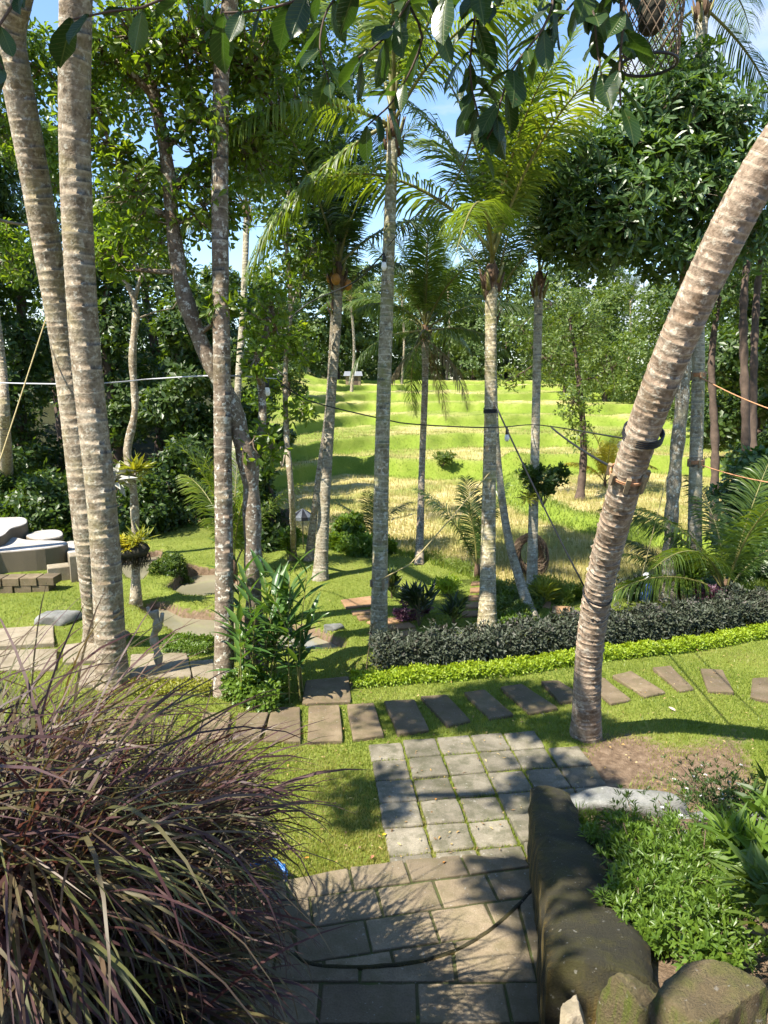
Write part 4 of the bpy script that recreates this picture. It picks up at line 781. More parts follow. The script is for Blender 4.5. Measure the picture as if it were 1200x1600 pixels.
rngw = np.random.default_rng(77); nW = 9000; Cw = np.stack([rngw.uniform(-75, 95, nW), rngw.uniform(118, 135, nW), rngw.uniform(2.5, 16, nW)], 1); Cw[:, 2] -= 4*np.abs(np.sin(Cw[:, 0]*.21))*(Cw[:, 2] > 7)
V, Tt, rn = rosettes(rngw, Cw, unit(rngw.normal(0, 1, (nW, 3))+np.array([[0, -.6, .6]])), 4, .75, .45, 'quad'); fw_ = ob('far_wood', mesh_np('far_wood', V, Tt, rn, MAT['leaf_far'], False)); fw_['kind'] = 'stuff'; fw_['label'] = 'far off wood closing the view behind the skyline trees'; fw_['category'] = 'wood'
# ------------------------------------------------------------------ large single leaves
def fine_leaf(name, L, W, prof, fold, curl, mat, rv=.5, wave=0.0):
    mb = MB(); rows = []; n = len(prof)
    for i, (t, w_) in enumerate(prof):
        z = -curl*L*t*t; x = t*L; hw = w_*W/2
        mb_ = len(mb.v); wv = wave*W*math.sin(t*17)
        for s_ in ((0,) if hw == 0 else (-1, -.5, 0, .5, 1)):
            mb.v.append(Vector((x, s_*hw, z+fold*W*abs(s_)**1.3+wv*abs(s_)))); mb.r.append(rv); mb.al.append(0); mb.ph.append(0)
        rows.append((mb_, 1 if hw == 0 else 5))
    for (a, na), (b, nb) in zip(rows[:-1], rows[1:]):
        for k in range(4):
            if na == 1: mb.f.append((a, b+k+1, b+k)[::-1])
            elif nb == 1: mb.f.append((a+k, a+k+1, b))
            else: mb.f.append((a+k, a+k+1, b+k+1, b+k))
            mb.m.append(0)
    return mesh_np(name, np.array([tuple(v) for v in mb.v]), mb.f, mb.r, mat, True)
OV = [(0, 0), (.06, .12), (.14, .34), (.3, .72), (.5, .97), (.66, 1.0), (.8, .84), (.91, .5), (1, 0)]
LN = [(0, 0), (.08, .35), (.22, .8), (.4, 1.0), (.6, .9), (.8, .5), (.93, .18), (1, 0)]
def orient(o, d, nrm):
    d = Vector(d).normalized(); n = Vector(nrm); n = (n-d*n.dot(d)).normalized(); s = n.cross(d)
    from mathutils import Matrix
    o.rotation_euler = Matrix(((d.x, s.x, n.x), (d.y, s.y, n.y), (d.z, s.z, n.z))).to_euler()
# overhead tree behind the camera; unseen crown clumps added to shade stair and path
ovb = Vector((-5.2, -3.2, 2.2))
def big_leaf_mat():
    m = leaf_mat('leaf_big', [(.016, .04, .012), (.03, .068, .014), (.055, .1, .016), (.13, .2, .02)], .33, .42); t = m.node_tree; b = t.nodes['Principled BSDF']; src = b.inputs['Base Color'].links[0].from_socket
    sp_ = t.nodes.new('ShaderNodeSeparateXYZ'); L_(t, t.nodes.new('ShaderNodeTexCoord').outputs['Object'], sp_.inputs[0]); ay = mathn(t, 'ABSOLUTE', sp_.outputs[1])
    mid = ramp(t, mathn(t, 'MULTIPLY', ay, 100), [(.1, (1, 1, 1)), (.32, (0, 0, 0))]); fr = mathn(t, 'FRACT', mathn(t, 'MULTIPLY', mathn(t, 'SUBTRACT', sp_.outputs[0], mathn(t, 'MULTIPLY', ay, .75)), 62))
    vein = ramp(t, mathn(t, 'ABSOLUTE', mathn(t, 'SUBTRACT', fr, .5)), [(.03, (.55, .55, .55)), (.1, (0, 0, 0))]); c = mixc(t, mathn(t, 'MAXIMUM', mid, vein), src, mixc(t, .5, src, (.22, .26, .08)))
    c = mixc(t, ramp(t, noise(t, 55, 4, .6, 'World'), [(.66, (0, 0, 0)), (.7, (.8, .8, .8))]), c, (.14, .09, .03)); L_(t, c, b.inputs['Base Color']); bump(t, b, mathn(t, 'MAXIMUM', mid, vein), .4, .004)
    return m
MAT['leaf_big'] = big_leaf_mat()
LEAFV = [fine_leaf('leaf', .185, wd_, OV, fo_, cu_, MAT['leaf_big'], rv, wv_) for rv, wd_, fo_, cu_, wv_ in ((.05, .085, .16, .16, .03), (.25, .095, .08, .3, .02), (.4, .075, .2, .05, .03), (.6, .09, .12, .22, .04), (.95, .088, .14, .1, .02))]
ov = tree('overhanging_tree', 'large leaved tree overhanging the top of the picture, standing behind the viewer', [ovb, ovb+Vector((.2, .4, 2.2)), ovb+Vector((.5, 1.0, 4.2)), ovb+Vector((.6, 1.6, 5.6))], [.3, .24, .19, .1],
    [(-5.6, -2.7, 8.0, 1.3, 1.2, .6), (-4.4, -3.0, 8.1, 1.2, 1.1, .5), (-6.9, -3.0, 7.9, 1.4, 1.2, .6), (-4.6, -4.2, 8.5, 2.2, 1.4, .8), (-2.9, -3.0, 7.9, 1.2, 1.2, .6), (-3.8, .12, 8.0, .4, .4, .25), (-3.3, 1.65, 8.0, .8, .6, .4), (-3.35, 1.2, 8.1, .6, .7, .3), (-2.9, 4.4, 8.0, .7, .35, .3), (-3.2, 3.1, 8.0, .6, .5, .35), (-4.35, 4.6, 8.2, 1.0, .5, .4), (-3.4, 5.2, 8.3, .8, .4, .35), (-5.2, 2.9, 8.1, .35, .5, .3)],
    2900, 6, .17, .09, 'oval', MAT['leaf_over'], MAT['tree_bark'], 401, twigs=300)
rg = random.Random(12)
BR = [([(770, -120, 2.9), (742, 30, 2.9), (735, 120, 2.95), (750, 190, 3.0)], 17, 45), ([(880, -120, 3.0), (860, 20, 2.9), (800, 110, 2.9), (770, 200, 2.95), (752, 235, 3.0)], 14, 60), ([(985, -120, 2.9), (975, 20, 2.85), (968, 110, 2.85), (970, 165, 2.85)], 12, 12), ([(935, -100, 2.9), (930, 40, 2.9), (940, 120, 2.9)], 9, 40),
      ([(690, -120, 2.8), (650, -20, 2.8), (600, 60, 2.8), (560, 90, 2.85)], 13, 60), ([(620, -100, 2.9), (640, 10, 2.9), (660, 60, 2.95), (620, 150, 3.0), (575, 195, 3.0)], 14, 70), ([(560, -90, 2.6), (480, -10, 2.6), (410, 15, 2.6), (350, 20, 2.6)], 12, 60), ([(330, -90, 2.6), (250, 0, 2.5), (170, 18, 2.5), (115, 30, 2.5)], 6, 60), ([(60, -90, 2.7), (30, -10, 2.7), (-10, 60, 2.7), (5, 110, 2.7)], 7, 40),
      ([(820, -120, 2.8), (700, -10, 2.75), (690, 30, 2.8)], 12, 60), ([(1010, -120, 3.0), (900, 0, 3.0), (850, 60, 3.0)], 12, 60), ([(700, -110, 3.3), (540, -20, 3.2), (500, 60, 3.2), (515, 130, 3.2)], 10, 50)]
hub = [Vector((-1.6, .6, 7.1)), Vector((.4, 2.6, 6.6)), Vector((1.2, 2.8, 6.5)), Vector((-.9, 2.6, 6.3))]
for a, b_ in (((-4.7, -1.9, 7.2), hub[0]), (hub[0], hub[1]), (hub[1], hub[2]), (hub[0], hub[3])):
    mb = MB(); cpt, _ = catmull([Vector(a)-ovb, (Vector(a)-ovb).lerp(Vector(b_)-ovb, .5)+Vector((0, 0, .15)), Vector(b_)-ovb], .15); mb.tube(cpt, [.07-.035*i/len(cpt) for i in range(len(cpt))], 8, jit=.06, rng=rg); mb.build('limb', MAT['tree_bark'], ov)
for line, nl, spread in BR:
    nl = int(nl*1.6)
    pts = pxline(line); h = min(hub[1:], key=lambda q: (q-pts[0]).length); cpt, _ = catmull([h]+pts, .05); n = len(cpt)
    mb = MB(); mb.tube([p-ovb for p in cpt], [.012-.0085*i/n for i in range(n)], 6); mb.build('branch', MAT['tree_bark_dark'], ov)
    for i in range(nl):
        f = 1-(i/nl)**1.25*.55; p = cpt[min(n-1, int(f*(n-1)))]; t = (cpt[min(n-1, int(f*(n-1))+1)]-cpt[max(0, int(f*(n-1))-2)]).normalized()
        a = i*2.4+rg.uniform(-.4, .4); s1 = t.cross(Vector((.3, .2, 1))).normalized(); s2 = t.cross(s1); th = rad(rg.uniform(35, 80))
        d = t*math.cos(th)+(s1*math.cos(a)+s2*math.sin(a))*math.sin(th)+Vector((0, 0, -.35)); o = ob('leaf', LEAFV[min(4, int(abs(rg.gauss(0, 1.7))))], ov); o.location = p-ovb
        orient(o, d, Vector((rg.uniform(-.6, .6), rg.uniform(-.7, .3), 1))); s_ = rg.uniform(.5, 1.15); o.scale = (s_, s_*rg.uniform(.85, 1.1), s_)
# hanging wire basket
c = P(1018, 20, 3.0); t = thing('wire_basket', 'dark woven wire basket hanging from a branch at the top right', 'wire basket', (c.x, c.y, c.z))
mb = MB(); prof = [(.27, .03), (.24, .1), (.16, .135), (.06, .13), (-.05, .125), (-.15, .12), (-.2, .115)]
zz = [p[0] for p in prof][::-1]; rr = [p[1] for p in prof][::-1]
for dr in (-1, 1):
    for k in range(20):
        a0 = 2*math.pi*k/20; pts = []
        for j in range(19):
            z = -.2+.47*j/18; r_ = float(np.interp(z, zz, rr)); a = a0+dr*j/18*2.2; pts.append((r_*math.cos(a), r_*math.sin(a), z))
        mb.tube(pts, .0028, 4)
mb.build('basket_mesh', MAT['twig'], t)
mb = MB(); mb.tube([(math.cos(a)*.117, math.sin(a)*.117, -.2) for a in np.linspace(0, 6.283, 25)], .007, 6); mb.build('rim', MAT['black'], t)
mb = MB(); mb.tube([(0, 0, .26), (.01, 0, .6), (0, .02, 2.0)], .004, 5); mb.build('hanging_cord', MAT['cable'], t)
mb = MB(); mb.tube([(0, 0, .2), (0, 0, .1), (0, 0, .02), (0, 0, -.06), (0, 0, -.08)], [.02, .04, .055, .05, .03], 10); mb.build('inner_pot', MAT['roots'], t)
# ------------------------------------------------------------------ purple fountain grass
def fountain_grass(label, c, n, L, seed, bias=None, plumes=3, wid=.0135, up=74):
    rng = np.random.default_rng(seed); r = thing('purple_fountain_grass', label, 'ornamental grass', c, 'purple fountain grass beside the stair')
    ns = 9; s = np.linspace(0, 1, ns+1); az = rng.uniform(0, 2*np.pi, n)
    if bias is not None: m = rng.uniform(0, 1, n) < .5; az = np.where(m, bias+rng.normal(0, .7, n), az)
    el = np.radians(np.clip(rng.normal(up, 10, n), 35, 95)); cv = rng.uniform(.9, 3.1, n); ln = L*rng.uniform(.55, 1.12, n); B = np.stack([rng.normal(0, .1, n), rng.normal(0, .1, n), np.zeros(n)], 1)
    ang = el[:, None]-cv[:, None]*s[None]**1.4; st = (ln/ns)[:, None]; H = np.concatenate([np.zeros((n, 1)), np.cumsum(np.cos((ang[:, 1:]+ang[:, :-1])/2)*st, 1)], 1); Zz = np.concatenate([np.zeros((n, 1)), np.cumsum(np.sin((ang[:, 1:]+ang[:, :-1])/2)*st, 1)], 1)
    az2 = az[:, None]+rng.normal(0, .25, (n, 1))*s[None]; Pp = np.stack([B[:, :1]+H*np.cos(az2), B[:, 1:2]+H*np.sin(az2), Zz], -1)
    tw = rng.normal(0, .6, n)[:, None]; sd = np.stack([-np.sin(az2)*np.cos(tw), np.cos(az2)*np.cos(tw), np.sin(tw)*np.ones_like(az2)], -1)
    wd = wid*rng.uniform(.6, 1.25, n)[:, None]*np.interp(s, [0, .15, .6, .9, 1], [.5, .9, 1, .5, .06])[None]
    V = np.stack([Pp-sd*wd[..., None]/2, Pp+sd*wd[..., None]/2], 2).reshape(-1, 3); k = (ns+1)*2
    q = np.array([(2*i, 2*i+1, 2*i+3, 2*i+2) for i in range(ns)]); Tq = (q[None]+np.arange(n)[:, None, None]*k).reshape(-1, 4)
    rn = np.clip(rng.uniform(0, 1, (n, 1))+.25*(1-s[None])-.1, 0, 1); o = ob('blades', mesh_np('blades', V, Tq, np.repeat(rn, 2, axis=1).ravel(), MAT['purple'], True), r); o['kind'] = 'stuff'
    for i in range(plumes):
        a = rng.uniform(-.6, 1.6); hgt = L*rng.uniform(.8, 1.0); mb = MB(); pts = []
        for j in range(14): f = j/13; pts.append(Vector((math.cos(a)*hgt*.75*f**1.5, math.sin(a)*hgt*.75*f**1.5, hgt*(1.15*f-.62*f**3.2))))
        mb.tube(pts[:9], .0025, 4)
        V2 = []; T2 = []
        for j in range(260):
            f = 7.5+5.4*rng.uniform(0, 1); i0 = int(f); p = pts[i0].lerp(pts[min(13, i0+1)], f-i0); tdir = (pts[min(13, i0+1)]-pts[i0]).normalized(); d = (Vector(rng.normal(0, 1, 3))*.6+tdir*1.3).normalized()*.035; e = Vector(rng.normal(0, .0016, 3))
            mb.poly([p-e, p+e, p+d], rng.uniform(0, 1))
        mb.build('plume', MAT['plume'], r)
for i, (lb, x, y, L, n, bi, up) in enumerate((('big purple fountain grass clump arching over the left stair wall', -1.1, 3.0, 1.25, 420, -.2, 70), ('purple fountain grass clump at the left frame edge, middle row', -1.75, 2.75, 1.65, 380, -.9, 76), ('upright purple fountain grass clump farthest back at the left', -1.75, 3.35, 1.75, 300, None, 82), ('purple fountain grass clump drooping in the bottom left corner', -1.2, 2.2, 1.4, 380, -1.2, 68),
        ('small purple fountain grass clump farthest right, leaning over the stair', -1.25, 3.6, 1.2, 300, .3, 72), ('purple fountain grass clump cut by the bottom left frame edge', -1.7, 2.05, 1.5, 320, -1.2, 74), ('purple fountain grass clump nearest the viewer at the lower left', -.95, 2.35, 1.0, 340, -.7, 62), ('purple fountain grass clump spilling over the wall beside the dark lower steps', -1.08, 2.65, 1.05, 340, -.6, 60), ('purple fountain grass clump between the hose and the drooping corner clump', -1.11, 3.3, 1.1, 300, .0, 68), ('short purple grass clump hiding the top of the left stair wall', -.92, 2.85, .75, 280, -.4, 50), ('low purple grass clump at the far end of the left stair wall', -1.05, 3.7, .75, 220, -.2, 54))):
    x -= .1; L *= .93
    fountain_grass(lb, (x, y, max(hz_(x, y), 1.42-.5*(y-2.4) if x > -1.22 else 0)+.02), int(n*1.3), L, 500+i, bi, plumes=(1 if i in (1, 2) else 0), up=up)
# ------------------------------------------------------------------ hedges and groundcover
def hedge(name, label, line, wd, h, ncl, k, L, W, kind, mat, seed, tilt=(55, 20), group=None, stems=True, bumpy=.12):
    rng = np.random.default_rng(seed); rg = random.Random(seed); cp, _ = catmull([Vector((a, b_, 0)) for a, b_ in line], .1); o0 = cp[0].copy(); A = np.array([tuple(p) for p in cp])
    r = thing(name, label, 'hedge', o0, group); t = rng.uniform(0, len(A)-1.001, ncl); i = t.astype(int); f = (t-i)[:, None]; C = A[i]*(1-f)+A[i+1]*f; tn = unit(A[i+1]-A[i]); nr = np.stack([tn[:, 1], -tn[:, 0], tn[:, 2]*0], 1)
    th = rng.uniform(-.15, math.pi+.15, ncl); rr = rng.uniform(0, 1, ncl)**.3; hh = h*(1+bumpy*np.sin(t*.9)+bumpy*.6*np.sin(t*2.3+1)+bumpy*.7*np.sin(t*5.1)+rng.normal(0, .07, ncl)); cxx = np.sign(np.cos(th))*np.abs(np.cos(th))**.6; szz = np.maximum(0, np.sin(th))**.6
    C = C+nr*(cxx*rr*wd/2)[:, None]; zg = terrain(C[:, 0], C[:, 1])[0]; C[:, 2] = zg+.02+szz*rr*hh*.96; O = nr*np.cos(th)[:, None]+np.array([[0, 0, 1.0]])*(np.maximum(.25, np.sin(th)))[:, None]+rng.normal(0, .25, (ncl, 3))
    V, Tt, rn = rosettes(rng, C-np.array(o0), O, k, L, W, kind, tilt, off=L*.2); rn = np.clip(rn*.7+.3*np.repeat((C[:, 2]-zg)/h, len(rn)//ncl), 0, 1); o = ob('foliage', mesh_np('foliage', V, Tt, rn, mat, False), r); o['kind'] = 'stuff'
    if stems:
        mb = MB()
        for p in cp[::3]:
            for _ in range(3):
                q = p-o0+Vector((rg.uniform(-wd, wd)*.3, rg.uniform(-wd, wd)*.3, hz_(p.x, p.y)-.02)); mb.tube([q, q+Vector((rg.uniform(-.05, .05), rg.uniform(-.05, .05), h*.5)), q+Vector((rg.uniform(-.12, .12), rg.uniform(-.12, .12), h*.9))], [.008, .006, .003], 4, cap=False)
        mb.build('stems', MAT['twig'], r)['kind'] = 'stuff'
    return r
hl = [(-.15, 9.55), (1.2, 9.8), (2.7, 10.35), (4.6, 10.95), (6.9, 11.7), (7.6, 11.9)]
hedge('clipped_hedge', 'dark purplish clipped hedge running behind the lime border', hl, .56, .46, 6200, 6, .072, .03, 'fold', MAT['leaf_hedge'], 601, tilt=(48, 22))
ll_ = [(-.42, 9.02), (1.1, 9.28), (2.6, 9.78), (4.4, 10.32), (6.6, 11.08), (7.6, 11.4)]
hedge('lime_border', 'low bright lime green border in front of the dark hedge', ll_, .26, .14, 6500, 5, .042, .022, 'quad', MAT['leaf_lime'], 602, stems=False)
def patch(name, label, line, wd, h, ncl, L, W, mat, seed, cat='ground cover'):
    r = hedge(name, label, line, wd, h, ncl, 5, L, W, 'quad', mat, seed, stems=False); r['category'] = cat; return r
def gl(pts): return [(G(x, y).x, G(x, y).y) for x, y in pts]
patch('ground_cover', 'yellow green ground cover beside the pale slabs behind the purple grass', gl([(200, 1082), (260, 1080), (330, 1085)]), .3, .12, 420, .045, .022, MAT['leaf_fern'], 611)
patch('ground_cover', 'light green creeper at the foot of the ginger plant', gl([(372, 1085), (405, 1100), (440, 1105)]), .45, .3, 900, .07, .045, MAT['leaf_herb'], 612)
patch('ground_cover', 'mossy green mound on the pond edge by the pale slabs', gl([(262, 1015), (300, 1018), (330, 1020)]), .4, .14, 900, .04, .02, MAT['leaf_herb'], 613)
patch('ground_cover', 'small leafy mound standing in the bend of the pond', gl([(250, 905), (268, 897), (285, 905)]), .5, .22, 800, .05, .03, MAT['leaf_forest'], 614)
patch('ground_cover', 'leafy green bank right of the mossy palm foot', gl([(778, 985), (800, 955), (820, 938), (790, 920)]), .8, .16, 2000, .05, .03, MAT['leaf_bright'], 615)
patch('ground_cover', 'strip of tall grass along the lawn edge below the rice field', gl([(610, 845), (680, 868), (745, 893), (800, 905)]), .6, .25, 1800, .09, .014, MAT['bund_blade'], 616)
patch('ground_cover', 'bright green tuft bank behind the clipped hedge', gl([(855, 925), (880, 935), (900, 940)]), .8, .3, 1300, .1, .02, MAT['bund_blade'], 617)
patch('ground_cover', 'shaded low plants under the pale smooth palm', gl([(530, 868), (570, 862), (600, 868)]), .9, .35, 1000, .1, .05, MAT['leaf_herb'], 618)
# ------------------------------------------------------------------ ginger plant
gb = G(432, 1092); gp = thing('ginger_plant', 'tall leafy ginger plant with long lance shaped leaves beside the stone path', 'ginger plant', (gb.x, gb.y, 0)); rg = random.Random(33)
GLEAF = [fine_leaf('leaf', .42, .085, LN, .12, cu, MAT['leaf_ginger'], .5, .03) for cu in (.15, .35, .55)]
for i in range(24):
    b = Vector((rg.uniform(-.5, .38), rg.uniform(-.25, .35), -.03)); h = rg.uniform(.9, 1.75); lean = Vector((rg.uniform(-.35, .35), rg.uniform(-.3, .3), 0)); pts = [b, b+lean*.25+Vector((0, 0, h*.5)), b+lean+Vector((0, 0, h))]
    cpt, _ = catmull(pts, .08); mb = MB(); mb.tube(cpt, [.011-.007*j/len(cpt) for j in range(len(cpt))], 6); mb.build('stem', MAT['rachis'], gp); a0 = rg.uniform(0, 6.28); nl = rg.randrange(9, 13)
    for j in range(nl):
        f = .38+.62*j/(nl-1); p = cpt[min(len(cpt)-1, int(f*(len(cpt)-1)))]; a = a0+(j % 2)*math.pi+rg.uniform(-.5, .5); el = rad(20+45*f+rg.uniform(-15, 15)); o = ob('leaf', GLEAF[rg.randrange(3)], gp); o.location = p
        orient(o, (math.cos(a)*math.cos(el), math.sin(a)*math.cos(el), math.sin(el)), (-math.cos(a)*.3, -math.sin(a)*.3, 1)); s_ = rg.uniform(.7, 1.15); o.scale = (s_,)*3
# ------------------------------------------------------------------ small plants
def shrub(name, label, base, h, rad_, ncl, k, L, W, kind, mat, seed, cat='plant', nst=8, tilt=(45, 18), group=None, lo=.3, flowers=0):
    rng = np.random.default_rng(seed); rg = random.Random(seed); b = Vector(base); r = thing(name, label, cat, b, group); mb = MB()
    tips = []
    for i in range(nst):
        a = rg.uniform(0, 6.28); e = Vector((math.cos(a)*rad_*rg.uniform(.2, 1), math.sin(a)*rad_*rg.uniform(.2, 1), h*rg.uniform(.7, 1))); mb.tube([(0, 0, -.03), e*.5+Vector((0, 0, h*.1)), e], [.008, .006, .003], 4, cap=False); tips.append(e)
    mb.build('stems', MAT['twig'], r)['kind'] = 'stuff'
    tp = np.array([tuple(t_) for t_ in tips]); i = rng.integers(0, nst, ncl); f = lo+(1-lo)*rng.uniform(0, 1, (ncl, 1))**.6; C = tp[i]*f+rng.normal(0, rad_*.16, (ncl, 3))*np.array([[1, 1, .5]]); C[:, 2] = np.maximum(C[:, 2], .01); O = unit(C*np.array([[1, 1, .4]]))+np.array([[0, 0, .9]])
    V, Tt, rn = rosettes(rng, C, O, k, L, W, kind, tilt, off=L*.1); ob('foliage', mesh_np('foliage', V, Tt, rn, mat, False), r)['kind'] = 'stuff'
    for j in range(flowers):
        q = C[rng.integers(0, ncl)]; q = Vector(q)+Vector((rg.uniform(-.04, .04), rg.uniform(-.04, .04), .05)); fm = MB()
        for m in range(5): a = m*1.2566; a2 = a+.6; fm.poly([q, q+Vector((math.cos(a)*.012, math.sin(a)*.012, .003)), q+Vector((math.cos(a+.3)*.016, math.sin(a+.3)*.016, .002)), q+Vector((math.cos(a2)*.012, math.sin(a2)*.012, .003))])
        fm.build('flower', MAT['petal'], r, smooth=False)
    return r
def bedpt(x, y): return (x, y, hz_(x, y)-.02)
HG = 'plants in the right planter'
shrub('herb_plant', 'bright green bushy herb right of the stair wall', bedpt(1.62, 3.85), .34, .36, 520, 8, .055, .014, 'fold', MAT['leaf_herb'], 701, nst=22, group=HG)
shrub('herb_plant', 'small bright herb clump near the end of the stair wall', bedpt(1.7, 4.45), .28, .3, 380, 8, .05, .014, 'fold', MAT['leaf_herb'], 702, nst=18, group=HG)
shrub('herb_plant', 'green herb clump just above the corner boulder', bedpt(1.7, 3.2), .3, .34, 360, 7, .05, .018, 'fold', MAT['leaf_herb'], 703, nst=18, group=HG)
shrub('herb_plant', 'leafy herb clump pressed against the top of the stair wall', bedpt(1.42, 3.45), .26, .26, 330, 8, .055, .016, 'fold', MAT['leaf_herb'], 711, nst=16, group=HG)
shrub('herb_plant', 'bushy light herb filling the middle of the planter', bedpt(1.95, 3.9), .38, .34, 460, 8, .06, .016, 'fold', MAT['leaf_herb'], 712, nst=20, group=HG)
shrub('flowering_plant', 'airy white flowering plant at the far end of the planter', bedpt(2.75, 5.15), .55, .5, 480, 7, .045, .012, 'fold', MAT['leaf_forest'], 704, nst=26, group=HG, flowers=26)
shrub('flowering_plant', 'white flowering plant in the middle of the planter', bedpt(2.15, 4.35), .42, .4, 420, 7, .05, .013, 'fold', MAT['leaf_herb'], 705, nst=22, group=HG, flowers=16)
shrub('leafy_shrub', 'dark shrub with long narrow leaves at the right frame edge of the planter', bedpt(2.3, 3.75), .6, .32, 44, 7, .2, .04, 'lance', MAT['leaf_herb'], 706, nst=9, group=HG)
shrub('leafy_shrub', 'narrow leaved shrub nearest the right edge above the boulder', bedpt(2.05, 3.1), .55, .3, 36, 7, .2, .042, 'lance', MAT['leaf_bright'], 707, nst=8, group=HG)
shrub('leafy_shrub', 'shaded narrow leaved shrub behind the white flowers at the right edge', bedpt(2.95, 4.45), .6, .36, 50, 7, .18, .04, 'lance', MAT['leaf_forest'], 708, nst=10, group=HG)
shrub('low_fern', 'low dark grass tuft beside the fallen red leaf', bedpt(1.6, 5.25), .16, .25, 160, 7, .09, .007, 'quad', MAT['leaf_herb'], 709, nst=8, group=HG)
shrub('low_fern', 'creeping green plant along the kerb stone', bedpt(2.0, 5.0), .22, .35, 260, 7, .06, .014, 'fold', MAT['leaf_forest'], 710, nst=12, group=HG)
def gp_(px, py): return drop(hit(px, py))
shrub('croton', 'dark upright croton with long leaves in the lawn right of the central palm', gp_(655, 978), .62, .16, 16, 7, .3, .06, 'lance', MAT['leaf_croton'], 720, nst=5, tilt=(35, 14), group='crotons')
shrub('croton', 'small dark croton between the two mossy palms', gp_(708, 982), .42, .12, 12, 7, .24, .05, 'lance', MAT['leaf_croton'], 721, nst=4, tilt=(35, 14), group='crotons')
shrub('croton', 'dark croton partly hidden by the central palm trunk', gp_(612, 935), .5, .12, 12, 7, .28, .055, 'lance', MAT['leaf_croton'], 722, nst=4, tilt=(32, 14), group='crotons')
shrub('pink_plant', 'low purple pink plant at the foot of the croton', gp_(632, 968), .26, .26, 110, 6, .075, .03, 'fold', MAT['leaf_pink'], 723, nst=9)
shrub('pink_plant', 'small purple pink plant under the upright croton', gp_(662, 962), .3, .14, 60, 6, .075, .03, 'fold', MAT['leaf_pink'], 724, nst=6)
shrub('light_shrub', 'light green feathery shrub behind the small croton', gp_(700, 930), .38, .3, 60, 6, .14, .03, 'lance', MAT['leaf_lime'], 725, nst=8)
shrub('light_shrub', 'light green weed right of the mossy palm foot', gp_(795, 985), .28, .26, 90, 6, .1, .035, 'fold', MAT['leaf_herb'], 726, nst=8)
shrub('light_shrub', 'broad leaved green shrub by the foot of the spotted trunk at the right', gp_(1066, 940), .85, .25, 60, 6, .18, .08, 'oval', MAT['leaf_herb'], 727, nst=7)
shrub('light_shrub', 'yellow green spiky plant at the foot of the thin epiphyte palm', gp_(848, 945), .35, .12, 10, 8, .32, .035, 'lance', MAT['leaf_fern'], 728, nst=3, tilt=(40, 16))
shrub('light_shrub', 'leafy young shrub in front of the thatched shelter', gp_(450, 880), .75, .2, 34, 6, .2, .07, 'oval', MAT['leaf_herb'], 729, nst=5)
shrub('pink_plant', 'dark flushed leafy plant at the right end of the hedge', gp_(1160, 955), .5, .3, 60, 6, .12, .06, 'fold', MAT['leaf_hedge'], 730, nst=7)
shrub('pink_plant', 'pale purple plants behind the hedge near the rope palm', gp_(1105, 945), .45, .3, 50, 6, .11, .05, 'fold', MAT['leaf_pink'], 731, nst=7)
shrub('pink_plant', 'dark red leaved plant behind the hedge beside the leaning palm', gp_(985, 935), .5, .35, 70, 6, .1, .05, 'fold', MAT['leaf_hedge'], 732, nst=8)
shrub('epiphyte', 'leafy epiphyte bush growing on the thin palm trunk', P(848, 790, 13.7), .75, .42, 240, 6, .11, .05, 'oval', MAT['leaf_forest'], 733, cat='epiphyte', nst=12)
shrub('epiphyte', 'yellow spiky epiphyte hanging left on the thin palm trunk', P(826, 782, 13.6), .12, .1, 8, 8, .2, .03, 'lance', MAT['leaf_fern'], 734, cat='epiphyte', nst=3, tilt=(75, 16))
shrub('epiphyte', 'yellow green fern on the slender tree trunk', P(210, 752, 12.75), .2, .14, 12, 8, .32, .05, 'lance', MAT['leaf_fern'], 735, cat='epiphyte', nst=4, tilt=(60, 18))
shrub('epiphyte', 'grey white staghorn fern between the big palm and the slender tree', P(180, 752, 12.6), .12, .1, 7, 6, .34, .09, 'lance', MAT['white_fern'], 736, cat='epiphyte', nst=3, tilt=(95, 22))
shrub('small_bush', 'rounded green bush on the rice field near the centre', (P(690, 740, 36).x, 35.5, hz_(P(690, 740, 36).x, 35.5)), .7, .6, 160, 6, .14, .06, 'quad', MAT['leaf_bright'], 737, nst=9)
b = gp_(246, 1050); st = thing('pruned_stump', 'knobbly pruned bare stump among the purple grass', 'stump', b)
mb = MB(); cpt, _ = catmull([(0, 0, -.05), (.02, 0, .3), (-.03, .02, .55), (.04, 0, .75), (0, 0, .95)], .04); rg = random.Random(4); mb.tube(cpt, [.055*(1+.25*math.sin(i*1.1)) for i in range(len(cpt))], 9, jit=.12, rng=rg); mb.tube([(.02, 0, .7), (.1, 0, .8), (.12, 0, .92)], [.03, .03, .028], 7); mb.tube([(0, 0, .85), (-.07, .02, .93), (-.09, .02, 1.0)], [.03, .028, .025], 7); mb.build('stem', MAT['tree_bark_pale'], st)
shrub('vine', 'light green vine climbing the foot of the crooked tree', gp_(404, 1050), 1.0, .14, 130, 5, .06, .045, 'fold', MAT['leaf_herb'], 738, nst=8, lo=.05)
